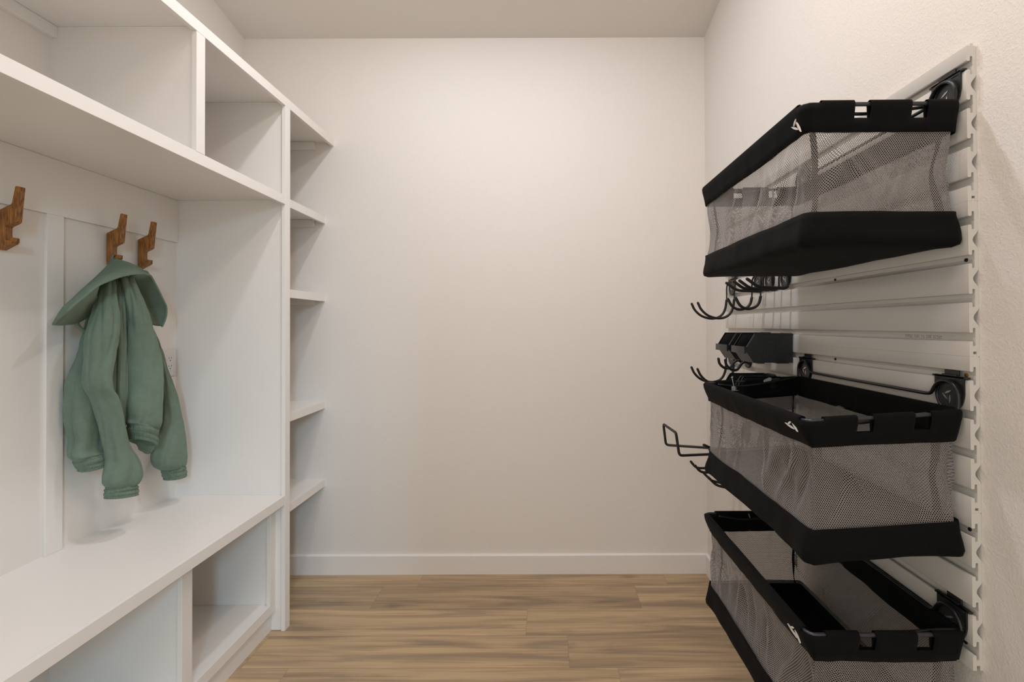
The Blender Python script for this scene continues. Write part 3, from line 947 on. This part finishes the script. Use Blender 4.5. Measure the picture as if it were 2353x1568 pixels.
    def wall_off(s, v, x, y, nx, ny):
        """inward (-) displacement of the cloth at height fraction v (0 top, 1 bottom)"""
        b = math.sin(math.pi * v)
        long_side = abs(nx) > 0.5
        amp = 0.013 if long_side else 0.009
        d = -flare * (1 if nx < -0.5 else 0.35) * (1 - 0.45 * v) - amp * b * (0.6 + 0.9 * fbm(s * 2.6 + seed * 3.1, v * 1.2, 5.0))
        d += 0.0060 * b * fbm(s * 5 + v * 2.4 + seed, v * 1.5, 9.0)
        # pleats: soft ridges that wander down from the hem to the tray
        for s0, sl, am, wd in pleats:
            q = (s - s0 - sl * (v - 0.5) - 0.010 * math.sin(v * 5 + s0 * 9)) / wd
            if abs(q) < 3: d += am * b * math.exp(-q * q)
        cd = min(abs(y), abs(BW - y), 1) if long_side else min(abs(x), abs(BD + x))
        return d
    bm = bmesh.new(); uv = bm.loops.layers.uv.new('UVMap')
    NV = 26
    fine = rect_path(0.002, BD - 0.002, 0.002, BW - 0.002, 0.018, 0.0055)
    rings = []
    for (x, y, nx, ny, s) in fine[:-1]:
        col = []
        for j in range(NV + 1):
            v = j / NV
            o = wall_off(s, v, x, y, nx, ny)
            z = H0 + (H1 - H0) * v
            col.append((bm.verts.new(W(x + nx * o, y + ny * o, z + 0.003 * math.sin(math.pi * v) * fbm(s * 4, seed))), s, z))
        rings.append(col)
    n = len(rings); tot = fine[-1][4]
    for i in range(n):
        a, b = rings[i], rings[(i + 1) % n]
        for j in range(NV):
            q = (a[j], b[j], b[j + 1], a[j + 1])
            f = bm.faces.new([k[0] for k in q])
            for l, k in zip(f.loops, q):
                sv = k[1] if not (i == n - 1 and k in (b[j], b[j + 1])) else tot
                sk = sv + 0.10 * math.sin(k[2] * 9 + seed) * 0.12
                l[uv].uv = (sk, k[2] + 0.004 * fbm(sv * 7, k[2] * 9, seed))
    finish('mesh_wall', bm, MAT['mesh'], t, smooth=180, recalc=False)
    # -- binding tape in the corners
    for i, (cx, cy) in enumerate(((-0.014, 0.012), (-BD + 0.014, 0.012), (-BD + 0.014, BW - 0.012), (-0.014, BW - 0.012))):
        bm = bmesh.new()
        sx = 1 if cx > -BD / 2 else -1; sy = -1 if cy < BW / 2 else 1
        prev = None
        for j in range(15):
            v = j / 14; z = -0.048 - 0.176 * v
            k = -0.010 - flare * (0.9 if sx < 0 else 0.35) * (1 - 0.4 * v) - 0.008 * math.sin(math.pi * v) + 0.006 * fbm(v * 3, i + seed)
            c = Vector((cx + sx * k, cy + sy * k * 0.6))
            tw = 0.9 * fbm(v * 1.5, i * 3 + seed)
            dx, dy = 0.0058 * math.cos(0.8 * sx + tw), 0.0058 * math.sin(0.8 * sy + tw)
            cur = (bm.verts.new(W(c.x - dx, c.y - dy, z)), bm.verts.new(W(c.x + dx, c.y + dy, z)))
            if prev: bm.faces.new((prev[0], prev[1], cur[1], cur[0]))
            prev = cur
        tp = finish('corner_tape', bm, MAT['black_cloth'], t, smooth=180, recalc=False)
        md = tp.modifiers.new('thickness', 'SOLIDIFY'); md.thickness = 0.0018; md.offset = 0
    # -- solid cloth tray
    bm = bmesh.new()
    rings = []
    levels = [(-0.214, 0.0008, 0), (-0.226, 0.0015, 0), (-0.240, 0.0030, 0), (-0.254, 0.0050, 0), (-0.268, 0.0058, 0), (-0.2765, 0.0030, 0), (-0.2810, -0.006, 0)]
    for lv, (z, o, _) in enumerate(levels):
        r = []
        vv = (z + 0.214) / -0.066
        for (x, y, nx, ny, s) in path[:-1]:
            k = -flare * (1 if nx < -0.5 else 0.35) * (0.55 - 0.25 * vv) + 0.0045 * fbm(s * 7 + seed, z * 20, 4.0) + 0.002 * fbm(s * 20, z * 30, seed)
            cdist = min(abs(y), abs(BW - y)) + min(abs(x), abs(BD + x))
            sag = -0.0015 * math.exp(-(cdist / 0.05) ** 2) * max(0, vv)
            k += 0.004 * math.exp(-(cdist / 0.04) ** 2) * max(0, vv) * (1 if lv < 6 else 0)
            r.append(bm.verts.new(W(x + nx * (o + k), y + ny * (o + k), z + sag + 0.006 * fbm(s * 4 + 1.7, seed) * (1 if lv > 3 else 0.6))))
        rings.append(r)
    for a, b in zip(rings, rings[1:]):
        for i in range(len(a)):
            bm.faces.new((a[i], a[(i + 1) % len(a)], b[(i + 1) % len(a)], b[i]))
    last = rings[-1]
    cxm, cym = -BD / 2, BW / 2
    for q in (0.75, 0.5, 0.25):
        cur = []
        for (x, y, nx, ny, s) in path[:-1]:
            px_, py_ = cxm + (x - cxm) * q, cym + (y - cym) * q
            cur.append(bm.verts.new(W(px_, py_, -0.2805 - 0.007 * (1 - q) + 0.003 * fbm(px_ * 12, py_ * 12, seed))))
        for i in range(len(last)):
            bm.faces.new((last[i], last[(i + 1) % len(last)], cur[(i + 1) % len(last)], cur[i]))
        last = cur
    c = bm.verts.new(W(cxm, cym, -0.288))
    for i in range(len(last)):
        bm.faces.new((last[i], last[(i + 1) % len(last)], c))
    tray = finish('cloth_base', bm, MAT['black_cloth'], t, smooth=70)
    md = tray.modifiers.new('thickness', 'SOLIDIFY'); md.thickness = 0.0016; md.offset = 0
    # -- embroidered emblem on the front hem near its near end
    bm = bmesh.new()
    yc2, zc2 = BY0 + emb[0], zr - sink + emb[1]
    ps = min((p for p in path if p[2] < -0.99), key=lambda p: abs(p[1] - emb[0]))[4]
    dp = -emb[1] / 0.055
    hem_o = 0.0046 + 0.0030 * dp * fbm(ps * 16 + seed, emb[1] * 8, seed) + 0.0016 * dp * fbm(ps * 45, emb[1] * 14, seed + 3) - flare * dp ** 2
    xf = BXR - BD - hem_o - (0.0009 if flare > 0.01 else 0)
    for (a0, b0), (a1, b1), ww in emb[2]:
        leaf(bm, (yc2 + a0, zc2 + b0), (yc2 + a1, zc2 + b1), ww * 0.85, xf, 0.0026)
    em = finish('emblem', bm, MAT['logo_white'], t)
    em['label'] = 'off-white three-leaf emblem'
    return t

bt = basket('uppermost black and grey mesh basket, seen from below, high on the slatted wall', 1.7350, 1.8049, 1.0, 0.002, 0.004, (0.020, -0.034, EMB_A))
bmid = basket('middle black and grey mesh basket, its open top at about eye height', 1.1220, 1.1953, 4.3, 0.016, 0.016, (0.048, -0.017, EMB_B))
bb = basket('lowest black and grey mesh basket, cut off by the bottom of the photo', 0.6870, 0.7381, 8.1, 0.000, 0.014, (0.046, -0.022, EMB_B))

# plastic tag fasteners on the far hem of the middle basket
for yy, x0, x1, zz in ((1.512, 0.598, 0.603, 1.098),):
    bm = bmesh.new()
    tube(bm, spline([(x0, yy, zz + 0.028), (x0 + 0.001, yy - 0.004, zz + 0.015), (x1 - 0.001, yy - 0.003, zz)], 5), 0.0016, 8)
    box(bm, 0.594, 0.606, yy - 0.008, yy - 0.003, zz - 0.012, zz + 0.002, bev=0.001)
    tube(bm, [(x0 - 0.001, yy, zz + 0.029), (x0 + 0.001, yy, zz + 0.031)], 0.0028, 8)
    finish('tag_fastener', bm, MAT['clip'], bmid, smooth=40)['label'] = 'milky plastic tag fastener'
bm = bmesh.new()
prism(bm, [(0.694, 1.1140), (0.716, 1.1185), (0.7185, 1.1275), (0.712, 1.1290), (0.694, 1.1200)], 'y', 1.500, 1.503)
finish('tag_fastener', bm, MAT['clip'], bmid)['label'] = 'milky plastic tag fastener'

bm = bmesh.new()
tube(bm, [(0.664, 1.5190, 0.676), (0.680, 1.5190, 0.6755)], 0.0015, 8)
tube(bm, spline([(0.651, 1.520, 0.690), (0.6525, 1.518, 0.684), (0.6555, 1.5185, 0.676)], 4), 0.0013, 8)
finish('tag_fastener', bm, MAT['clip'], bb, smooth=40)['label'] = 'milky plastic tag fastener'

# ------------------------------------------------------------------ jacket
JACKET_LOFTS = {
 'sleeve_left': [(-1.481, 1.6011, 1.4513, 0.0188, 0.0042, 0.0195), (-1.466, 1.5795, 1.3966, 0.023, -0.0024, 0.0242), (-1.456, 1.5629, 1.3331, 0.0347, 0.0007, 0.0358), (-1.451, 1.5488, 1.2779, 0.0394, 0.0003, 0.0404), (-1.451, 1.5437, 1.2149, 0.0387, 0.0015, 0.0397), (-1.451, 1.5369, 1.1442, 0.0352, -0.0027, 0.0369), (-1.451, 1.5437, 1.0987, 0.0352, -0.0074, 0.0362), (-1.451, 1.5662, 1.0616, 0.0366, -0.0047, 0.0369), (-1.451, 1.5832, 1.0045, 0.0373, -0.0042, 0.0375), (-1.451, 1.5958, 0.9457, 0.0348, -0.004, 0.0351), (-1.451, 1.6077, 0.8878, 0.0353, -0.0033, 0.0354), (-1.451, 1.6259, 0.8296, 0.0472, -0.0083, 0.0463), (-1.451, 1.6248, 0.7864, 0.0561, -0.0096, 0.05), (-1.451, 1.6219, 0.7615, 0.0511, -0.0113, 0.045), (-1.451, 1.623, 0.7489, 0.0392, -0.0081, 0.035)],
 'cuff_left': [(-1.451, 1.6252, 0.7554, 0.0441, -0.0069, 0.032), (-1.451, 1.626, 0.7443, 0.0458, -0.0076, 0.038), (-1.451, 1.6263, 0.7354, 0.0494, -0.0086, 0.035), (-1.451, 1.626, 0.7255, 0.0485, -0.0089, 0.038), (-1.451, 1.6258, 0.7133, 0.047, -0.0091, 0.036)],
 'body_left': [(-1.531, 1.6423, 1.4454, 0.0191, 0.0036, 0.0197), (-1.526, 1.6247, 1.3463, 0.0271, 0.0007, 0.0281), (-1.521, 1.6073, 1.2757, 0.0347, -0.0006, 0.036), (-1.516, 1.5946, 1.2209, 0.0393, -0.0001, 0.041), (-1.521, 1.591, 1.1691, 0.0521, -0.0022, 0.04), (-1.521, 1.5831, 1.1238, 0.0652, -0.005, 0.04), (-1.521, 1.584, 1.072, 0.0681, -0.0075, 0.04), (-1.521, 1.5882, 1.0138, 0.0713, -0.0106, 0.04), (-1.521, 1.596, 0.9575, 0.0703, -0.0103, 0.04), (-1.521, 1.6002, 0.9189, 0.0696, -0.0094, 0.04), (-1.521, 1.5976, 0.8878, 0.0763, -0.0073, 0.04), (-1.511, 1.5884, 0.8737, 0.0725, -0.0034, 0.043), (-1.511, 1.5942, 0.865, 0.0678, 0.0028, 0.03)],
 'hem_left': [(-1.511, 1.5948, 0.8735, 0.0668, 0.0055, 0.034), (-1.511, 1.5957, 0.8593, 0.0642, 0.004, 0.04), (-1.511, 1.5986, 0.847, 0.0629, 0.0042, 0.037), (-1.511, 1.6001, 0.8379, 0.0575, 0.0045, 0.04), (-1.511, 1.6033, 0.8274, 0.0544, 0.0059, 0.038)],
 'body_center': [(-1.491, 1.6558, 1.463, 0.0188, 0.0028, 0.0188), (-1.481, 1.6443, 1.3975, 0.0204, 0.0031, 0.0206), (-1.476, 1.6372, 1.3197, 0.0234, 0.0022, 0.0234), (-1.476, 1.6373, 1.2304, 0.0253, 0.0008, 0.0253), (-1.476, 1.6367, 1.1413, 0.0255, -0.0006, 0.0254), (-1.476, 1.6368, 1.0641, 0.0244, -0.0016, 0.0247), (-1.481, 1.6456, 0.9913, 0.02, -0.0018, 0.0202), (-1.491, 1.6601, 0.9285, 0.0155, -0.0015, 0.0157)],
 'body_right': [(-1.471, 1.6648, 1.4698, 0.0195, 0.001, 0.0193), (-1.461, 1.671, 1.4202, 0.0258, 0.0018, 0.0249), (-1.451, 1.678, 1.3596, 0.0327, 0.0011, 0.0315), (-1.446, 1.6881, 1.2986, 0.0389, -0.0001, 0.0367), (-1.446, 1.7021, 1.2367, 0.0458, -0.0018, 0.0423), (-1.446, 1.7108, 1.1742, 0.0504, -0.0038, 0.0461), (-1.446, 1.7125, 1.1119, 0.0531, -0.0059, 0.048), (-1.446, 1.7121, 1.0499, 0.0564, -0.0084, 0.048), (-1.446, 1.7109, 0.9943, 0.0575, -0.0147, 0.048), (-1.446, 1.711, 0.9555, 0.0556, -0.019, 0.045), (-1.446, 1.7078, 0.9354, 0.0541, -0.0244, 0.035)],
 'hem_right': [(-1.446, 1.7053, 0.9397, 0.0501, -0.0241, 0.035), (-1.446, 1.7042, 0.926, 0.0429, -0.0208, 0.041), (-1.448, 1.7067, 0.9085, 0.045, -0.0236, 0.038), (-1.45, 1.7098, 0.8939, 0.0412, -0.0232, 0.0408), (-1.451, 1.7118, 0.8764, 0.0389, -0.0228, 0.0387)],
 'hem_flap': [(-1.481, 1.7531, 0.882, 0.0366, -0.0177, 0.012), (-1.486, 1.7637, 0.8539, 0.0344, -0.0174, 0.014), (-1.491, 1.7701, 0.8322, 0.0214, -0.0103, 0.012), (-1.491, 1.772, 0.8268, 0.0134, -0.0084, 0.008)],
 'sleeve_right': [(-1.521, 1.8008, 1.3116, 0.018, -0.0086, 0.0196), (-1.511, 1.8238, 1.2437, 0.0207, -0.0105, 0.022), (-1.506, 1.8484, 1.1842, 0.0172, -0.0056, 0.0164), (-1.501, 1.8654, 1.1153, 0.019, -0.0064, 0.0178), (-1.496, 1.8803, 1.0439, 0.0247, -0.0045, 0.0221), (-1.496, 1.8948, 0.9818, 0.0288, -0.0049, 0.0254), (-1.496, 1.9029, 0.9218, 0.036, -0.005, 0.0315), (-1.496, 1.9005, 0.8707, 0.0458, -0.0082, 0.0391), (-1.496, 1.8911, 0.8266, 0.064, -0.0149, 0.045), (-1.496, 1.887, 0.7799, 0.0729, -0.0189, 0.045), (-1.496, 1.8906, 0.7464, 0.0677, -0.0147, 0.042), (-1.496, 1.9003, 0.7291, 0.048, -0.0065, 0.035)],
 'cuff_right': [(-1.496, 1.9081, 0.7354, 0.0454, -0.0037, 0.03), (-1.496, 1.9117, 0.7222, 0.0422, -0.0028, 0.035), (-1.496, 1.9144, 0.7106, 0.0449, -0.0028, 0.032), (-1.496, 1.918, 0.6984, 0.0418, -0.0024, 0.035), (-1.496, 1.9208, 0.6826, 0.0365, -0.0016, 0.033)],
}
JACKET_PATCHES = {
 'hood_outer': ([(-1.506, 1.4503, 1.309), (-1.521, 1.4922, 1.3548), (-1.531, 1.5319, 1.3857), (-1.536, 1.5711, 1.4204), (-1.541, 1.6243, 1.4669), (-1.541, 1.6592, 1.503), (-1.541, 1.6821, 1.5328), (-1.539, 1.6934, 1.5392), (-1.536, 1.7072, 1.5374), (-1.526, 1.7134, 1.5307), (-1.506, 1.7409, 1.5064), (-1.491, 1.7568, 1.4999), (-1.479, 1.7631, 1.4928)],
  [(-1.501, 1.4465, 1.3058), (-1.471, 1.4356, 1.3255), (-1.432, 1.4176, 1.3431), (-1.417, 1.4257, 1.3656), (-1.402, 1.4395, 1.3882), (-1.392, 1.4535, 1.4101), (-1.387, 1.4734, 1.4287), (-1.382, 1.4882, 1.4386), (-1.379, 1.5056, 1.4479), (-1.379, 1.536, 1.4603), (-1.389, 1.5857, 1.4729), (-1.417, 1.659, 1.4838), (-1.469, 1.7527, 1.4891)]),
 'hood_lining_left': ([(-1.501, 1.4465, 1.3058), (-1.473, 1.4376, 1.3256), (-1.435, 1.4206, 1.3432), (-1.42, 1.4288, 1.3658), (-1.405, 1.4426, 1.3883), (-1.395, 1.4567, 1.4103), (-1.391, 1.4777, 1.4291)],
  [(-1.509, 1.4573, 1.3048), (-1.516, 1.4849, 1.3037), (-1.523, 1.5133, 1.3049), (-1.531, 1.5408, 1.3072), (-1.536, 1.5658, 1.3152), (-1.541, 1.5974, 1.334), (-1.541, 1.6248, 1.3818)]),
 'hood_lining_right': ([(-1.415, 1.6531, 1.4832), (-1.432, 1.6946, 1.4859), (-1.461, 1.7508, 1.4857), (-1.469, 1.7791, 1.4634), (-1.473, 1.8032, 1.436), (-1.476, 1.8257, 1.4058), (-1.481, 1.8486, 1.3789), (-1.483, 1.8546, 1.3623), (-1.486, 1.8575, 1.3441), (-1.491, 1.8571, 1.3218), (-1.496, 1.8509, 1.2983)],
  [(-1.471, 1.6724, 1.4812), (-1.501, 1.7172, 1.4767), (-1.521, 1.7547, 1.4646), (-1.531, 1.7813, 1.4444), (-1.536, 1.8002, 1.4229), (-1.536, 1.8127, 1.4007), (-1.536, 1.8237, 1.378), (-1.536, 1.8317, 1.3584), (-1.531, 1.8338, 1.3418), (-1.526, 1.8343, 1.3271), (-1.521, 1.8323, 1.3137)]),
}
JACKET_LOOP = [(-1.551, 1.6998, 1.534), (-1.559, 1.7044, 1.547), (-1.559, 1.7085, 1.5563), (-1.555, 1.7123, 1.5587), (-1.547, 1.7103, 1.5528), (-1.536, 1.701, 1.5341)]
COLLAR = [(-1.531, 1.5458, 1.3117), (-1.526, 1.5528, 1.2936), (-1.521, 1.5669, 1.281), (-1.521, 1.5859, 1.2847)]

jk = thing('hooded_jacket', 'sage green corduroy hooded jacket hanging on the middle oak hook above the bench', 'jacket', (-1.50, 1.69, 0.69))
JR = {'sleeve_left': 'sleeve', 'sleeve_right': 'sleeve', 'cuff_left': 'cuff', 'cuff_right': 'cuff', 'body_left': 'back_panel',
      'body_center': 'front_placket', 'body_right': 'front_panel', 'hem_left': 'waistband', 'hem_right': 'waistband', 'hem_flap': 'waistband'}
WALL_LIM = PX + 0.0015
def interp_rows(rows, n):
    out = []
    q = [tuple(2 * a - b for a, b in zip(rows[0], rows[1]))] + [tuple(r) for r in rows] + [tuple(2 * a - b for a, b in zip(rows[-1], rows[-2]))]
    for i in range(1, len(q) - 2):
        for k in range(n):
            t_ = k / n
            out.append(tuple(0.5 * ((2 * b) + (c - a) * t_ + (2 * a - 5 * b + 4 * c - d) * t_ * t_ + (3 * b - a - 3 * c + d) * t_ ** 3)
                             for a, b, c, d in zip(q[i - 1], q[i], q[i + 1], q[i + 2])))
    out.append(tuple(rows[-1]))
    return out
def loft(key, m, seed, fold, pleats=0):
    rows = interp_rows(JACKET_LOFTS[key], 7)
    N = 120
    bm = bmesh.new(); uv = bm.loops.layers.uv.new('UVMap')
    rings = []
    length = 0; prevc = None
    for ri, (cx, cy, cz, vy, vz, b) in enumerate(rows):
        c = Vector((cx, cy, cz))
        if prevc is not None: length += (c - prevc).length
        prevc = c
        ring = []
        a = math.hypot(vy, vz)
        for k in range(N):
            th = 2 * math.pi * k / N
            ct, st = math.cos(th), math.sin(th)
            ex = 0.86
            ct = math.copysign(abs(ct) ** ex, ct); st = math.copysign(abs(st) ** ex, st)
            # folds: long creases wandering down the length, cross wrinkles
            f = fold * (0.75 * fbm(ct * 1.3 + seed, st * 1.3, length * 3.2) + 0.40 * fbm(ct * 2.4 + seed + length * 5, length * 11, st * 2 + 4))
            crease = max(0.0, 1 - abs(fbm(ct * 1.1 + seed * 2, st * 0.8, length * 2.0 + seed)) * 5) ** 1.5
            f -= fold * 0.42 * crease
            # short tucks across the cloth, strongest at the ends of the piece
            f += fold * 0.16 * fbm(ct * 1.5 + seed, st * 1.5, length * 34) * (0.35 + 0.65 * abs(2 * ri / max(len(rows) - 1, 1) - 1))
            if pleats:
                vv = ri / max(len(rows) - 1, 1)
                f += 0.0013 * math.sin(pleats * th + 2.2 * fbm(th * 2, vv * 1.5, seed)) + 0.0007 * math.sin(pleats * 2.3 * th + 2 * vv)
                f -= 0.0022 * abs(math.cos(math.pi * (vv * 3 + 0.5))) ** 10
            s = 1 + f / max(a, 0.02)
            p = c + Vector((b * st * (1 + f / max(b, 0.02)), vy * ct * s, vz * ct * s))
            if p.x < WALL_LIM: p.x = WALL_LIM + 0.0004 * (1 + st)
            ring.append((bm.verts.new(p), k * (2 * math.pi / N) * 0.045, length))
        rings.append(ring)
    for i in range(len(rings) - 1):
        A, B2 = rings[i], rings[i + 1]
        for k in range(N):
            k2 = (k + 1) % N
            f = bm.faces.new((A[k][0], A[k2][0], B2[k2][0], B2[k][0]))
            ud = 0.045 * 2 * math.pi
            for l, (u, v) in zip(f.loops, ((A[k][1], A[k][2]), (A[k2][1] if k2 else A[k][1] + ud / N, A[k][2]), (B2[k2][1] if k2 else B2[k][1] + ud / N, B2[k][2]), (B2[k][1], B2[k][2]))):
                l[uv].uv = (u, v)
    return bm, rings
def closed(bm, rings, top=True, bottom=True):
    for flag, ring, sgn in ((top, rings[0], 1), (bottom, rings[-1], -1)):
        if not flag: continue
        vs = [v[0] for v in ring]
        c = sum((v.co for v in vs), Vector()) / len(vs)
        inner = [bm.verts.new(c + (v.co - c) * 0.6 + Vector((0, 0, 0.004 * sgn))) for v in vs]
        cv = bm.verts.new(c + Vector((0, 0, 0.006 * sgn)))
        n = len(vs)
        for i in range(n):
            bm.faces.new((vs[i], vs[(i + 1) % n], inner[(i + 1) % n], inner[i]))
            bm.faces.new((inner[i], inner[(i + 1) % n], cv))
spec = [('sleeve_left', 1.3, 0.0105), ('body_left', 4.1, 0.014), ('body_center', 2.2, 0.008), ('body_right', 6.7, 0.0125), ('sleeve_right', 9.4, 0.0105)]
for key, sd, fo in spec:
    bm, rings = loft(key, MAT['cord'], sd, fo)
    closed(bm, rings)
    finish(JR[key], bm, MAT['cord'], jk, smooth=180)
for key, sd, pl in (('cuff_left', 1.0, 34), ('hem_left', 2.0, 46), ('hem_right', 3.0, 44), ('cuff_right', 4.0, 34)):
    bm, rings = loft(key, MAT['cord_cuff'], sd, 0.0012, pleats=pl)
    closed(bm, rings, True, False)
    # turned-in lower edge so that the opening reads as a hollow band
    vs = [v[0] for v in rings[-1]]
    c = sum((v.co for v in vs), Vector()) / len(vs)
    r1 = [bm.verts.new(c + (v.co - c) * 0.90 + Vector((0, 0, 0.0))) for v in vs]
    r2 = [bm.verts.new(c + (v.co - c) * 0.84 + Vector((0, 0, 0.018))) for v in vs]
    r3 = bm.verts.new(c + Vector((0, 0, 0.020)))
    n = len(vs)
    for i in range(n):
        bm.faces.new((vs[i], vs[(i + 1) % n], r1[(i + 1) % n], r1[i]))
        bm.faces.new((r1[i], r1[(i + 1) % n], r2[(i + 1) % n], r2[i]))
        bm.faces.new((r2[i], r2[(i + 1) % n], r3))
    finish(JR[key], bm, MAT['cord_cuff'], jk, smooth=180)
bm, rings = loft('hem_flap', MAT['cord_cuff'], 7.0, 0.0012, pleats=20)
closed(bm, rings)
finish('waistband', bm, MAT['cord_cuff'], jk, smooth=180)

def resample(pl, n):
    sp = spline(pl, 10)
    d = [0]
    for a, b in zip(sp, sp[1:]): d.append(d[-1] + (b - a).length)
    out = []
    j = 0
    for i in range(n + 1):
        q = d[-1] * i / n
        while j < len(d) - 2 and d[j + 1] < q: j += 1
        f = (q - d[j]) / max(d[j + 1] - d[j], 1e-9)
        out.append(sp[j].lerp(sp[j + 1], min(max(f, 0), 1)))
    return out
def hood_patch(bm, A, B2, bulge, seed, nu=60, nv=16):
    a, b = resample(A, nu), resample(B2, nu)
    uv = bm.loops.layers.uv.verify()
    g = []
    for i in range(nu + 1):
        r = []
        taper = min(1, (a[i] - b[i]).length / 0.05)
        for j in range(nv + 1):
            v = j / nv
            p = a[i].lerp(b[i], v)
            p += Vector((bulge * math.sin(math.pi * v), 0, 0.006 * math.sin(math.pi * v) * (1 if bulge > 0 else -1))) * taper
            w = math.sin(math.pi * v) * min(1, (a[i] - b[i]).length / 0.05)
            p.x += 0.006 * w * fbm(p.y * 22 + seed, p.z * 30, seed) + 0.003 * w * fbm(p.y * 60, p.z * 20, seed + 2)
            if p.x < WALL_LIM + 0.001: p.x = WALL_LIM + 0.001
            r.append((bm.verts.new(p), i * 0.005, (a[i] - b[i]).length * v))
        g.append(r)
    for i in range(nu):
        for j in range(nv):
            q = (g[i][j], g[i + 1][j], g[i + 1][j + 1], g[i][j + 1])
            f = bm.faces.new([k[0] for k in q])
            for l, k in zip(f.loops, q): l[uv].uv = (k[2], k[1])
bm = bmesh.new(); bm.loops.layers.uv.new('UVMap')
hood_patch(bm, *JACKET_PATCHES['hood_outer'], 0.010, 1.0)
bmesh.ops.remove_doubles(bm, verts=bm.verts[:], dist=0.0002)
hood = finish('hood', bm, MAT['cord'], jk, smooth=180)
md = hood.modifiers.new('thickness', 'SOLIDIFY'); md.thickness = 0.004; md.offset = 0
for key, bu, sd in (('hood_lining_left', -0.004, 3.0), ('hood_lining_right', -0.012, 5.0)):
    bm = bmesh.new(); bm.loops.layers.uv.new('UVMap')
    hood_patch(bm, *JACKET_PATCHES[key], bu, sd)
    bmesh.ops.remove_doubles(bm, verts=bm.verts[:], dist=0.0002)
    o = finish('hood_lining', bm, MAT['cord'], hood, smooth=180)
    md = o.modifiers.new('thickness', 'SOLIDIFY'); md.thickness = 0.004; md.offset = 0
# stitched hem along the hood opening
bm = bmesh.new()
rim = resample(JACKET_PATCHES['hood_outer'][1][:-1] + JACKET_PATCHES['hood_lining_right'][0][1:], 110)
tube(bm, rim, 0.0042, 8)
finish('hood_hem', bm, MAT['cord'], hood, smooth=60)
bm = bmesh.new()
lp = spline([(-1.5455, 1.6890, 1.516), (-1.5460, 1.6905, 1.543), (-1.5465, 1.6960, 1.5535), (-1.5465, 1.7050, 1.5545), (-1.5465, 1.7140, 1.5535), (-1.5460, 1.7190, 1.543), (-1.5440, 1.7205, 1.516)], 6)
prev = None
for i, p in enumerate(lp):
    cur = (bm.verts.new(p + Vector((-0.0042, 0, 0))), bm.verts.new(p + Vector((0.0042, 0, 0))))
    if prev: bm.faces.new((prev[0], prev[1], cur[1], cur[0]))
    prev = cur
o = finish('hanging_loop', bm, MAT['cord'], jk, smooth=180, recalc=False)
md = o.modifiers.new('thickness', 'SOLIDIFY'); md.thickness = 0.002; md.offset = 0
bm = bmesh.new()
tube(bm, spline(COLLAR, 6), 0.0065, 10)
finish('collar', bm, MAT['cord'], jk, smooth=60)
